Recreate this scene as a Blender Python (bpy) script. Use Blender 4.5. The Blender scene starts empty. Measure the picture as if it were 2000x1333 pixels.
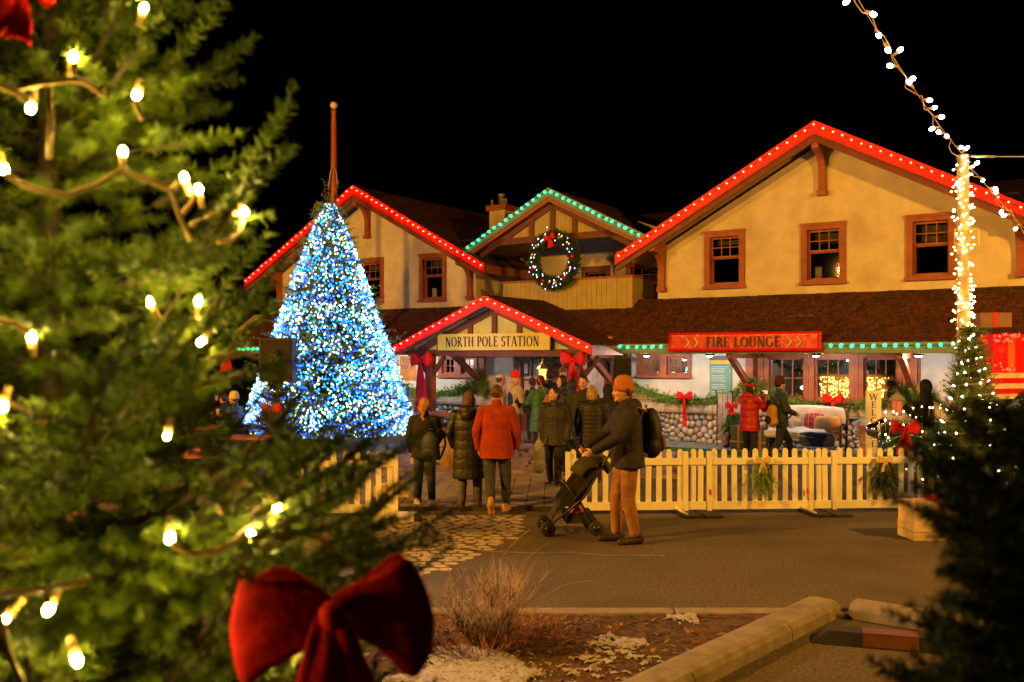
import bpy, bmesh, math, random
import numpy as np
from mathutils import Vector, Matrix, noise as mnoise
from mathutils.geometry import tessellate_polygon

scene = bpy.context.scene
COL = scene.collection
R = math.radians
rnd = random.Random(7)

# ------------------------------------------------------------------ camera
FPX, CAMZ, HOR = 1800.0, 2.15, 695.0          # focal length in photo pixels, eye height, horizon row
cam_data = bpy.data.cameras.new('camera')
cam_data.sensor_width = 36.0
cam_data.lens = FPX / 2000.0 * 36.0
cam_data.shift_y = (HOR - 666.5) / 2000.0
cam_data.clip_start, cam_data.clip_end = 0.05, 600.0
cam_data.dof.use_dof = True
cam_data.dof.focus_distance = 17.0
cam_data.dof.aperture_fstop = 3.3
cam_data.dof.aperture_blades = 9
cam = bpy.data.objects.new('camera', cam_data)
COL.objects.link(cam)
cam.location = (0, 0, CAMZ)
cam.rotation_euler = (R(90), 0, 0)
scene.camera = cam

# ------------------------------------------------------------------ night sky, faint moonlight, exposure
world = bpy.data.worlds.new('World')
scene.world = world
world.use_nodes = True
wn = world.node_tree
sky = wn.nodes.new('ShaderNodeTexSky')
sky.sky_type = 'NISHITA'
sky.sun_disc = False
sky.sun_elevation = R(-9)
sky.sun_rotation = R(150)
wn.links.new(sky.outputs[0], wn.nodes['Background'].inputs[0])
wn.nodes['Background'].inputs[1].default_value = 0.05

sun_data = bpy.data.lights.new('moon', 'SUN')
sun_data.energy = 0.012
sun_data.angle = R(0.5)
sun_data.color = (1.0, 0.9, 0.8)
sun = bpy.data.objects.new('moon', sun_data)
COL.objects.link(sun)
sun.rotation_euler = (R(50), 0, R(-25))

scene.view_settings.view_transform = 'Standard'
scene.view_settings.look = 'None'
scene.view_settings.exposure = 0.15
scene.view_settings.gamma = 1.0
scene.render.engine = 'CYCLES'
cy = scene.cycles
cy.use_denoising = True
cy.max_bounces = 6
cy.diffuse_bounces = 3
cy.glossy_bounces = 3
cy.transmission_bounces = 4
cy.transparent_max_bounces = 8
cy.sample_clamp_indirect = 3.0
cy.caustics_reflective = False
cy.caustics_refractive = False

# ------------------------------------------------------------------ coordinates
def at(px, py, Y):
    """A photo pixel at distance Y in front of the camera, as a point of the place."""
    return Vector(((px - 1000) / FPX * Y, Y, CAMZ + (HOR - py) / FPX * Y))
def ground(px, py):
    Y = FPX * CAMZ / (py - HOR)
    return Vector(((px - 1000) / FPX * Y, Y, 0))

TH = R(33.7); CT, ST = math.cos(TH), math.sin(TH)
BU, BC = -12.33, 20.8
B_ORG = Vector((BU * CT + BC * ST, -BU * ST + BC * CT, 0))
def bw(lx, ly, z):
    """Building coordinates (along the facade, back from it, up) to the world."""
    return Vector((B_ORG.x + lx * CT + ly * ST, B_ORG.y - lx * ST + ly * CT, z))

# ------------------------------------------------------------------ mesh helpers
class MB:
    def __init__(s): s.v, s.f = [], []
    def add(s, vs, fs):
        n = len(s.v); s.v.extend([tuple(q) for q in vs]); s.f.extend([tuple(i + n for i in q) for q in fs]); return s
    def bx(s, x0, x1, y0, y1, z0, z1):
        return s.add([(x0,y0,z0),(x1,y0,z0),(x1,y1,z0),(x0,y1,z0),(x0,y0,z1),(x1,y0,z1),(x1,y1,z1),(x0,y1,z1)],
                     [(0,3,2,1),(4,5,6,7),(0,1,5,4),(1,2,6,5),(2,3,7,6),(3,0,4,7)])
    def obox(s, c, d, m=None):
        m = m or Matrix.Identity(3); c = Vector(c); h = Vector(d) / 2
        vs = [c + m @ Vector((sx*h.x, sy*h.y, sz*h.z)) for sz in (-1,1) for sx, sy in ((-1,-1),(1,-1),(1,1),(-1,1))]
        return s.add(vs, [(0,3,2,1),(4,5,6,7),(0,1,5,4),(1,2,6,5),(2,3,7,6),(3,0,4,7)])
    def beam(s, p, q, w, h, up=(0,0,1)):
        p, q, up = Vector(p), Vector(q), Vector(up)
        d = (q - p).normalized(); sd = d.cross(up)
        sd = sd.normalized() if sd.length > 1e-5 else Vector((1,0,0)); u = sd.cross(d).normalized()
        vs = []
        for o in (p, q):
            for a, b in ((-1,-1),(1,-1),(1,1),(-1,1)): vs.append(o + sd*(a*w/2) + u*(b*h/2))
        return s.add(vs, [(0,1,2,3),(7,6,5,4),(0,4,5,1),(1,5,6,2),(2,6,7,3),(3,7,4,0)])
    def tube(s, pts, r, n=6, cap=True):
        pts = [Vector(p) for p in pts]; k = len(pts)
        rr = r if isinstance(r, (list, tuple)) else [r] * k
        ref = None; vs = []
        for i, p in enumerate(pts):
            d = (pts[min(i+1,k-1)] - pts[max(i-1,0)])
            d = d.normalized() if d.length > 1e-9 else Vector((0,0,1))
            if ref is None:
                ref = d.orthogonal().normalized()
            else:
                ref = ref - d * ref.dot(d); ref = ref.normalized() if ref.length > 1e-6 else d.orthogonal().normalized()
            b = d.cross(ref)
            for j in range(n):
                a = 2*math.pi*j/n; vs.append(p + (ref*math.cos(a) + b*math.sin(a)) * rr[i])
        fs = [(i*n+j, i*n+(j+1)%n, (i+1)*n+(j+1)%n, (i+1)*n+j) for i in range(k-1) for j in range(n)]
        if cap: fs += [tuple(range(n-1,-1,-1)), tuple((k-1)*n+j for j in range(n))]
        return s.add(vs, fs)
    def ell(s, c, r, seg=12, rings=8, m=None):
        c = Vector(c); m = m or Matrix.Identity(3)
        if not isinstance(r, (list, tuple)): r = (r,r,r)
        vs = [c + m @ Vector((0,0,-r[2]))]
        for i in range(1, rings):
            a = -math.pi/2 + math.pi*i/rings
            for j in range(seg):
                b = 2*math.pi*j/seg
                vs.append(c + m @ Vector((r[0]*math.cos(a)*math.cos(b), r[1]*math.cos(a)*math.sin(b), r[2]*math.sin(a))))
        vs.append(c + m @ Vector((0,0,r[2])))
        fs = [(0, 1+(j+1)%seg, 1+j) for j in range(seg)]
        for i in range(rings-2):
            o = 1 + i*seg
            fs += [(o+j, o+(j+1)%seg, o+seg+(j+1)%seg, o+seg+j) for j in range(seg)]
        o = 1 + (rings-2)*seg; t = len(vs)-1
        fs += [(o+j, o+(j+1)%seg, t) for j in range(seg)]
        return s.add(vs, fs)
    def caps(s, p, q, r0, r1, seg=10, squash=None):
        """A tapered capsule; squash=(axis vector, factor) flattens it."""
        p, q = Vector(p), Vector(q); d = q - p; L = d.length
        d = d.normalized() if L > 1e-6 else Vector((0,0,1))
        a = d.orthogonal().normalized(); b = d.cross(a); prof = []
        for k in range(0, 4): t = math.pi/2*(k/4.0); prof.append((-r0*math.cos(t), r0*math.sin(t)))
        prof.append((0, r0)); prof.append((L, r1))
        for k in range(3, -1, -1): t = math.pi/2*(k/4.0); prof.append((L + r1*math.cos(t), r1*math.sin(t)))
        vs = []
        for h, r in prof:
            for j in range(seg):
                t = 2*math.pi*j/seg; o = (a*math.cos(t)+b*math.sin(t))*max(r,1e-4)
                if squash: ax = Vector(squash[0]).normalized(); o = o - ax*o.dot(ax)*(1-squash[1])
                vs.append(p + d*h + o)
        k = len(prof)
        fs = [(i*seg+j, i*seg+(j+1)%seg, (i+1)*seg+(j+1)%seg, (i+1)*seg+j) for i in range(k-1) for j in range(seg)]
        fs += [tuple(range(seg-1,-1,-1)), tuple((k-1)*seg+j for j in range(seg))]
        return s.add(vs, fs)
    def lathe(s, prof, n=16, o=(0,0,0), m=None):
        m = m or Matrix.Identity(3); o = Vector(o); k = len(prof); vs = []
        for r, z in prof:
            for j in range(n):
                a = 2*math.pi*j/n; vs.append(o + m @ Vector((r*math.cos(a), r*math.sin(a), z)))
        fs = [(i*n+j, i*n+(j+1)%n, (i+1)*n+(j+1)%n, (i+1)*n+j) for i in range(k-1) for j in range(n)]
        fs += [tuple(range(n-1,-1,-1)), tuple((k-1)*n+j for j in range(n))]
        return s.add(vs, fs)
    def prism(s, poly, fn, t0, t1):
        """Extrude a 2D polygon between t0 and t1; fn(a, b, t) -> point."""
        n = len(poly)
        vs = [fn(a,b,t0) for a,b in poly] + [fn(a,b,t1) for a,b in poly]
        tri = tessellate_polygon([[Vector((a,b,0)) for a,b in poly]])
        fs = [tuple(t) for t in tri] + [tuple(i+n for i in reversed(t)) for t in tri]
        fs += [(i,(i+1)%n,(i+1)%n+n,i+n) for i in range(n)]
        return s.add(vs, fs)
    def wall(s, outer, holes, y0, y1):
        loops = [outer] + holes
        flat = [p for l in loops for p in l]; n = len(flat)
        tri = tessellate_polygon([[Vector((a,b,0)) for a,b in l] for l in loops])
        vs = [(a,y0,b) for a,b in flat] + [(a,y1,b) for a,b in flat]
        fs = [tuple(t) for t in tri] + [tuple(i+n for i in reversed(t)) for t in tri]
        o = 0
        for l in loops:
            k = len(l); fs += [(o+i, o+(i+1)%k, o+(i+1)%k+n, o+i+n) for i in range(k)]; o += k
        return s.add(vs, fs)
    def build(s, name, mat=None, parent=None, smooth=False, fix=True):
        me = bpy.data.meshes.new(name)
        me.from_pydata(s.v, [], s.f)
        if fix:
            bm = bmesh.new(); bm.from_mesh(me); bmesh.ops.recalc_face_normals(bm, faces=bm.faces); bm.to_mesh(me); bm.free()
        me.update()
        if smooth: me.polygons.foreach_set('use_smooth', [True]*len(me.polygons))
        if mat is not None: me.materials.append(mat)
        return link(name, me, parent)

def link(name, data, parent=None):
    o = bpy.data.objects.new(name, data); COL.objects.link(o)
    if parent is not None: o.parent = parent
    return o
def tag(o, label=None, cat=None, group=None, kind=None):
    if label: o['label'] = label
    if cat: o['category'] = cat
    if group: o['group'] = group
    if kind: o['kind'] = kind
    return o
def empty(name, loc=(0,0,0), rz=0):
    o = bpy.data.objects.new(name, None); COL.objects.link(o)
    o.location = loc; o.rotation_euler = (0,0,rz); o.empty_display_size = .2
    return o
def thing(name, label, cat, loc=(0,0,0), rz=0, group=None):
    return tag(empty(name, loc, rz), label, cat, group)
def copy_tree(o, parent=None):
    c = o.copy(); COL.objects.link(c); c.parent = parent
    for ch in list(o.children): copy_tree(ch, c)
    return c
def mesh_np(name, V, F, mat, parent=None, smooth=False):
    """Mesh object from arrays: V (n,3), F (m,k)."""
    me = bpy.data.meshes.new(name); k = F.shape[1]
    me.vertices.add(len(V)); me.vertices.foreach_set('co', np.asarray(V, np.float32).ravel())
    me.loops.add(F.size); me.loops.foreach_set('vertex_index', F.astype(np.int32).ravel())
    me.polygons.add(len(F)); me.polygons.foreach_set('loop_start', np.arange(0, F.size, k, dtype=np.int32))
    me.polygons.foreach_set('loop_total', np.full(len(F), k, np.int32))
    if smooth: me.polygons.foreach_set('use_smooth', np.ones(len(F), bool))
    me.update(calc_edges=True)
    if mat is not None: me.materials.append(mat)
    return link(name, me, parent)

# ------------------------------------------------------------------ materials
MATS = {}
def mat(name, col, rough=.6, metal=0.0, var=.18, vscale=6.0, bump=0.0, bscale=60.0, col2=None, c2scale=3.0, c2lo=.5, c2hi=.6,
        spec=.4, band=None, coat=0.0, detail=4.0, sheen=0.0):
    if name in MATS: return MATS[name]
    m = bpy.data.materials.new(name); m.use_nodes = True; nt = m.node_tree; N, L = nt.nodes, nt.links
    b = N['Principled BSDF']
    b.inputs['Roughness'].default_value = rough; b.inputs['Metallic'].default_value = metal
    b.inputs['Specular IOR Level'].default_value = spec
    b.inputs['Coat Weight'].default_value = coat
    b.inputs['Sheen Weight'].default_value = sheen
    tc = N.new('ShaderNodeTexCoord')
    def nz(scale, det=detail):
        n = N.new('ShaderNodeTexNoise'); n.inputs['Scale'].default_value = scale; n.inputs['Detail'].default_value = det
        L.new(tc.outputs['Object'], n.inputs['Vector']); return n
    n1 = nz(vscale); rp = N.new('ShaderNodeValToRGB')
    rp.color_ramp.elements[0].position = .3; rp.color_ramp.elements[1].position = .7
    rp.color_ramp.elements[0].color = (*[c*(1-var) for c in col], 1); rp.color_ramp.elements[1].color = (*[min(1,c*(1+var)) for c in col], 1)
    L.new(n1.outputs['Fac'], rp.inputs['Fac']); out = rp.outputs['Color']
    if col2:
        n2 = nz(c2scale, 6); r2 = N.new('ShaderNodeMapRange')
        r2.inputs['From Min'].default_value = c2lo; r2.inputs['From Max'].default_value = c2hi
        L.new(n2.outputs['Fac'], r2.inputs['Value'])
        mx = N.new('ShaderNodeMix'); mx.data_type = 'RGBA'
        L.new(r2.outputs['Result'], mx.inputs['Factor']); L.new(out, mx.inputs['A']); mx.inputs['B'].default_value = (*col2, 1); out = mx.outputs['Result']
    L.new(out, b.inputs['Base Color'])
    if band or bump:
        bp_ = N.new('ShaderNodeBump'); bp_.inputs['Strength'].default_value = bump if bump else .8
        bp_.inputs['Distance'].default_value = .02
        if band:                                   # horizontal quilting of a puffer coat, (bands per metre, warp)
            sx = N.new('ShaderNodeSeparateXYZ'); L.new(tc.outputs['Object'], sx.inputs[0])
            nn = nz(7); ad = N.new('ShaderNodeMath'); ad.operation = 'MULTIPLY_ADD'
            L.new(nn.outputs['Fac'], ad.inputs[0]); ad.inputs[1].default_value = band[1]; L.new(sx.outputs['Z'], ad.inputs[2])
            mu = N.new('ShaderNodeMath'); mu.operation = 'MULTIPLY'; mu.inputs[1].default_value = band[0]*math.pi; L.new(ad.outputs[0], mu.inputs[0])
            si = N.new('ShaderNodeMath'); si.operation = 'SINE'; L.new(mu.outputs[0], si.inputs[0])
            ab = N.new('ShaderNodeMath'); ab.operation = 'ABSOLUTE'; L.new(si.outputs[0], ab.inputs[0])
            pw = N.new('ShaderNodeMath'); pw.operation = 'POWER'; pw.inputs[1].default_value = .5; L.new(ab.outputs[0], pw.inputs[0])
            L.new(pw.outputs[0], bp_.inputs['Height']); bp_.inputs['Distance'].default_value = .022
        else:
            n3 = nz(bscale, 5); L.new(n3.outputs['Fac'], bp_.inputs['Height'])
        L.new(bp_.outputs['Normal'], b.inputs['Normal'])
    MATS[name] = m
    return m
def glow(name, col, strength):
    if name in MATS: return MATS[name]
    m = bpy.data.materials.new(name); m.use_nodes = True; nt = m.node_tree
    b = nt.nodes['Principled BSDF']
    b.inputs['Base Color'].default_value = (*[min(.8, c) for c in col], 1)
    b.inputs['Emission Color'].default_value = (*col, 1); b.inputs['Emission Strength'].default_value = strength
    MATS[name] = m
    return m
def glass(name, tint=(1,1,1), refl=.12):
    if name in MATS: return MATS[name]
    m = bpy.data.materials.new(name); m.use_nodes = True; nt = m.node_tree; N, L = nt.nodes, nt.links
    N.remove(N['Principled BSDF'])
    t = N.new('ShaderNodeBsdfTransparent'); t.inputs[0].default_value = (*tint, 1)
    g = N.new('ShaderNodeBsdfGlossy'); g.inputs['Roughness'].default_value = .02
    fr = N.new('ShaderNodeFresnel'); fr.inputs[0].default_value = 1.5
    ad = N.new('ShaderNodeMath'); ad.operation = 'ADD'; ad.inputs[1].default_value = refl*.5; L.new(fr.outputs[0], ad.inputs[0])
    mx = N.new('ShaderNodeMixShader'); L.new(ad.outputs[0], mx.inputs[0]); L.new(t.outputs[0], mx.inputs[1]); L.new(g.outputs[0], mx.inputs[2])
    L.new(mx.outputs[0], N['Material Output'].inputs[0]); MATS[name] = m
    return m

stucco = mat('stucco', (.64,.58,.40), .9, var=.12, vscale=2.5, bump=1.0, bscale=11, spec=.1, col2=(.50,.43,.28), c2scale=1.1, c2lo=.52, c2hi=.72)
porch_stucco = mat('porch_stucco', (.58,.65,.30), .9, var=.10, vscale=4, bump=.8, bscale=14, spec=.1)  # yellow stucco; green from the lit tree's light is put into its colour
stucco_low = mat('stucco_low', (.60,.57,.49), .9, var=.08, vscale=3, bump=.6, bscale=20, spec=.1)
boards_m = mat('yellow_board', (.42,.35,.13), .7, var=.10, vscale=4, bump=.15)
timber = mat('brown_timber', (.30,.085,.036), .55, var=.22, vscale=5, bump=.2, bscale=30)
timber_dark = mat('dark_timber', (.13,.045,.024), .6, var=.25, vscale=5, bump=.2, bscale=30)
soffit_m = mat('soffit', (.62,.48,.22), .75, var=.10)
fascia_m = mat('fascia', (.30,.010,.006), .5, var=.2)
fascia_tan = mat('eave_fascia', (.15,.17,.125), .5, var=.15)
shingle_m = mat('shingle', (.085,.032,.018), .8, var=.45, vscale=9, bump=.5, bscale=50, col2=(.05,.022,.015), c2scale=5)
asphalt_m = mat('asphalt', (.092,.078,.060), .85, var=.62, vscale=36, detail=9, bump=.5, bscale=220, col2=(.062,.053,.041), c2scale=.75, c2lo=.46, c2hi=.66)
concrete = mat('concrete', (.21,.19,.165), .85, var=.2, vscale=7, bump=.4, bscale=90, col2=(.12,.105,.085), c2scale=4, c2lo=.55, c2hi=.75)
mortar = mat('mortar', (.24,.21,.18), .95, var=.2, bump=.6, bscale=60)
stone_ms = [mat('river_stone_%d' % i, c, .75, var=.22, vscale=8, bump=.3, bscale=40) for i, c in enumerate(
    [(.42,.42,.43),(.52,.49,.46),(.35,.35,.36),(.50,.40,.31),(.48,.48,.50),(.42,.35,.29),(.60,.58,.55)])]
sandstone = mat('sandstone', (.44,.38,.29), .9, var=.18, vscale=5, bump=.8, bscale=12)
fence_m = mat('white_vinyl', (.72,.72,.56), .45, var=.07, vscale=5, bump=.05, bscale=20, col2=(.5,.43,.3), c2scale=2.2, c2lo=.62, c2hi=.8)
rubber = mat('black_rubber', (.02,.02,.02), .7, var=.3)
plank_m = mat('boardwalk_plank', (.20,.185,.12), .8, var=.28, vscale=5, bump=.4, bscale=35)
flag_m = mat('flagstone', (.24,.19,.145), .85, var=.3, vscale=4, bump=.5, bscale=25)
red_ribbon = mat('red_ribbon', (.52,.006,.005), .5, var=.12, vscale=9, bump=.1, bscale=30, spec=.25)
red_velvet = mat('red_velvet', (.92,.010,.010), .7, var=.15, vscale=6, bump=.15, bscale=60, spec=.2)
needle_m = mat('fir_needle', (.055,.095,.018), .55, var=.5, vscale=6, spec=.3)
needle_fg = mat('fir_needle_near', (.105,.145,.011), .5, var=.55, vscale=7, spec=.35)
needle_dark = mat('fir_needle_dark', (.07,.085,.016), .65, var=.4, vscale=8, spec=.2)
cedar_m = mat('cedar_spray', (.17,.29,.03), .55, var=.4, vscale=6)
bark = mat('fir_bark', (.08,.05,.03), .9, var=.3, bump=.5)
wire_m = mat('light_wire', (.45,.30,.12), .5, var=.1)
wire_dark = mat('dark_wire', (.03,.05,.03), .5)
metal_dark = mat('dark_metal', (.03,.03,.032), .4, metal=.6)
brass = mat('brass', (.8,.5,.15), .3, metal=1.0)
pane_m = glass('window_glass')
night_in = mat('dark_room', (.02,.02,.022), .9)
black_cloth = mat('speaker_cloth', (.012,.012,.012), .8, bump=.2, bscale=200)
# ------------------------------------------------------------------ foliage, bows, bulbs, lettering
def unit(a): return a / np.maximum(np.linalg.norm(a, axis=-1, keepdims=True), 1e-9)
def needles(P, D, Ln, per_m, nl, nw, rng, spread=.85, flat=.75, wind=None):
    """Needles along twigs: base P (n,3), direction D, length Ln. Returns triangles as (m,3,3)."""
    cnt = np.maximum(3, (Ln * per_m).astype(int)); idx = np.repeat(np.arange(len(P)), cnt); m = len(idx)
    t = rng.random(m); d = D[idx]
    up = np.tile(np.array([[0., 0., 1.]]), (m, 1))
    sd = unit(np.cross(d, up) + 1e-4); u2 = unit(np.cross(sd, d))
    ph = rng.random(m) * 2 * np.pi
    lat = sd * np.cos(ph)[:, None] + u2 * (np.sin(ph) * flat)[:, None]
    nd = unit(d * (1 - spread + .25 * rng.random(m))[:, None] + lat * spread)
    base = P[idx] + d * (t * Ln[idx])[:, None]
    ll = nl * (.7 + .5 * rng.random(m)) * (1.0 - .45 * np.clip(t - .75, 0, 1) * 4 * .6)
    w = unit(np.cross(nd, unit(rng.normal(size=(m, 3))))) * (nw * .5)
    tri = np.stack([base - w, base + w, base + nd * ll[:, None]], 1)
    if wind is not None: tri[:, 2, 2] -= wind * ll
    return tri
def twig_tris(P, D, Ln, r):
    """Three-sided wooden twigs as triangles."""
    up = np.tile(np.array([[0., 0., 1.]]), (len(P), 1)); sd = unit(np.cross(D, up) + 1e-4) * r; u2 = unit(np.cross(sd, D)) * r
    tip = P + D * Ln[:, None]; a, b, c = P + sd, P - sd * .5 + u2, P - sd * .5 - u2
    return np.concatenate([np.stack([a, b, tip], 1), np.stack([b, c, tip], 1), np.stack([c, a, tip], 1)], 0)
def tri_obj(name, T, m, parent=None):
    V = T.reshape(-1, 3); return mesh_np(name, V, np.arange(len(V)).reshape(-1, 3), m, parent)

def fir_branches(base, H, rad_fn, zmin, zmax, step, rng, per_layer=9, pitch=(.05, .35), extra=(), az=None):
    """(start, unit direction, up-curve, length) of each bough of a fir standing at base."""
    out = []; z = zmin
    while z < zmax:
        n = max(4, int(per_layer * (.5 + rad_fn(z) / max(rad_fn(zmin), .01) * .6)))
        for k in range(n):
            a = rng.random() * 2 * np.pi if az is None else az[0] + (az[1] - az[0]) * rng.random()
            L = rad_fn(z) * (.72 + .36 * rng.random()); p = pitch[0] + (pitch[1] - pitch[0]) * rng.random()
            out.append((np.array([base[0], base[1], z + step * rng.random()]), np.array([math.cos(a), math.sin(a), 0.]), p, L))
        z += step
    return out + list(extra)
def fir_mesh(brs, rng, twig_len, tw_step, per_m, nl, nw, spread=.85, flat=.75, sag=0.0, bare=.12):
    P, D, Ln, BT = [], [], [], []
    for st, od, p, L in brs:
        sd = np.array([-od[1], od[0], 0.]); n = max(3, int(L / tw_step)); prev = st
        for i in range(n + 1):
            t = bare + (1 - bare) * i / n
            pos = st + od * (L * t) + np.array([0, 0, L * (p * t * t * 1.2 + (p * .5 - sag) * t)])
            BT.append((prev, pos)); prev = pos
            dirn = unit(od + np.array([0, 0, p * 1.2 * t * 1.4 + p * .5 - sag]))
            if i == n:
                P.append(pos - dirn * twig_len * .3); D.append(dirn); Ln.append(twig_len * .9)
            else:
                for s in (-1, 1):
                    if rng.random() < .1: continue
                    dd = unit(dirn * .62 + sd * s * (.78 + .2 * rng.random()) + np.array([0, 0, (rng.random() - .35) * .35]))
                    P.append(pos); D.append(dd); Ln.append(twig_len * (1.1 - .62 * t) * (.7 + .6 * rng.random()))
    P, D, Ln = np.array(P), np.array(D), np.array(Ln)
    T = needles(P, D, Ln, per_m, nl, nw, rng, spread, flat)
    a = np.array([b[0] for b in BT]); c = np.array([b[1] for b in BT]); v = c - a; l = np.linalg.norm(v, axis=1)
    W = np.concatenate([twig_tris(P, D, Ln, nw * 1.1), twig_tris(a, unit(v), l * 1.15, nw * 2.2)], 0)
    return T, W, (P, D, Ln)
def trunk(H, base, r, parent, z1=None):
    b = Vector(base); return MB().tube([b, b + Vector((0.01, 0, H * .5)), b + Vector((0, 0, z1 or H))], [r, r * .6, r * .08], 8).build('trunk', bark, parent, True)

def bow(name, pos, size, facing, label=None, wide=1.0, cat='bow', tail=1.1, spread=1.0, m=None, tilt=0.0, lift=.28, tails=2, roll=0.0, parent=None, group=None, droop=.15, fat=1.0):
    """A ribbon bow: two puffed loops, a knot and hanging tails. facing = direction (x, y) its front looks to."""
    m = m or red_ribbon; f = Vector((facing[0], facing[1], 0)).normalized(); r = Vector((-f.y, f.x, 0)); u = Vector((0, 0, 1))
    if roll: q = Matrix.Rotation(roll, 3, f); r, u = q @ r, q @ u
    o = empty(name, pos)
    def sheet(grid, nm):
        ny, nx = len(grid), len(grid[0]); b = MB()
        b.add([p for row in grid for p in row], [(j*nx+i, j*nx+i+1, (j+1)*nx+i+1, (j+1)*nx+i) for j in range(ny-1) for i in range(nx-1)])
        ob = b.build(nm, m, o, True, fix=False); s = ob.modifiers.new('thick', 'SOLIDIFY'); s.thickness = size * .018; s.offset = 0
        return ob
    for s in (-1, 1):
        g = []
        for j in range(9):                         # across the ribbon
            v = -1 + j / 4.0; row = []
            for i in range(23):                    # along the loop, out and back
                a = math.pi * 2 * (i / 22.0); q = .5 - .5 * math.cos(a)           # 0 at knot, 1 at the outer end
                out = .5 * size * spread * q ** .85 * (1 - .14 * v * v * q); dep = size * .17 * math.sin(a) * (.6 + .4 * q) * fat
                w = size * wide * (.07 + .17 * min(1, q * 1.5) ** .8) * (1 + .12 * math.sin(3 * a + s))
                crease = size * .014 * math.sin(v * 7 + a * 2) * q
                row.append(r * (s * out) + u * (v * w - droop * out * out / size * 2 + out * (lift + tilt * s)) + f * (dep + crease))
            g.append(row)
        sheet(g, 'loop')
    for k in range(tails):
        s = (-1, 1, .2)[k] if tails > 1 else .12; g = []
        for j in range(16):
            t = j / 15.0; row = []
            for i in range(7):
                v = -1 + i / 3.0; w = size * wide * (.055 + .085 * min(1, t * 1.6)); notch = size * .10 * (1 - abs(v)) if j == 15 else 0
                row.append(r * (s * size * (.02 + .15 * t ** .9 * min(spread, 1)) + v * w) + u * (-size * tail * t + notch) + f * (size * (.05 + .03 * math.sin(t * 7 + k) + .012 * math.sin(v * 4 + t * 3))))
            g.append(row)
        sheet(g, 'tail')
    kb = MB().ell(f * size * .07, (size * .075, size * .075, size * .085), 12, 8); kb.build('knot', m, o, True)
    if label: tag(o, label, cat, group)
    if parent is not None: o.parent = parent
    return o

_BULB = {}
def bulb_mesh(r, m, seg=8, rings=6, long=1.5):
    k = (round(r, 4), m.name, long)
    if k not in _BULB:
        b = MB().ell((0, 0, 0), (r, r, r * long), seg, rings); o = b.build('bulb', m, None, True); _BULB[k] = o.data
        bpy.data.objects.remove(o)
    return _BULB[k]
def place(name, me, loc, parent=None, d=None, sc=None):
    o = link(name, me, parent); o.location = loc
    if d is not None: o.rotation_euler = Vector(d).to_track_quat('Z', 'Y').to_euler()
    if sc is not None: o.scale = sc
    return o
def bulbs_stuff(name, pts, r, m, parent, label=None, kind='stuff'):
    pts = np.asarray(pts); o8 = np.array([(1,0,0),(-1,0,0),(0,1,0),(0,-1,0),(0,0,1.2),(0,0,-1.2)]) * r
    f8 = np.array([(0,2,4),(2,1,4),(1,3,4),(3,0,4),(2,0,5),(1,2,5),(3,1,5),(0,3,5)])
    V = (pts[:, None, :] + o8[None]).reshape(-1, 3); F = (f8[None] + (np.arange(len(pts)) * 6)[:, None, None]).reshape(-1, 3)
    o = mesh_np(name, V, F, m, parent); o['kind'] = kind
    return o

red_bulb = glow('red_bulb', (1, .0088, .0042), 125)
teal_bulb = glow('teal_bulb', (.015, 1.0, .30), 4.6)
white_bulb = glow('cool_white_bulb', (1, .93, .85), 45)
warm_bulb = glow('warm_bulb', (1, .78, .36), 26)

def light_string(name, label, pts, spacing, r, m, front, group='strings of bulbs along the roof edges', cord=wire_dark, long=1.5):
    """A cord along pts (world) with a bulb every spacing metres, each bulb hanging out towards front."""
    o = thing(name, label, 'string lights', pts[0], 0, group); p0 = Vector(pts[0]); P = [Vector(p) - p0 for p in pts]
    MB().tube(P, .008, 5).build('cord', cord, o)
    me = bulb_mesh(r, m, 8, 6, long); fr = Vector(front)
    carry = spacing * .5
    for a, b in zip(P, P[1:]):
        d = b - a; L = d.length; t = carry
        while t < L:
            j = Vector((rnd.uniform(-.012, .012), rnd.uniform(-.012, .012), rnd.uniform(-.012, .012)))
            place('bulb', me, a + d * (t / L) + fr * r * 1.1 + j, o, fr + Vector((rnd.uniform(-.3, .3), rnd.uniform(-.3, .3), rnd.uniform(-.5, .2))))
            t += spacing
        carry = t - L
    return o

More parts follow.
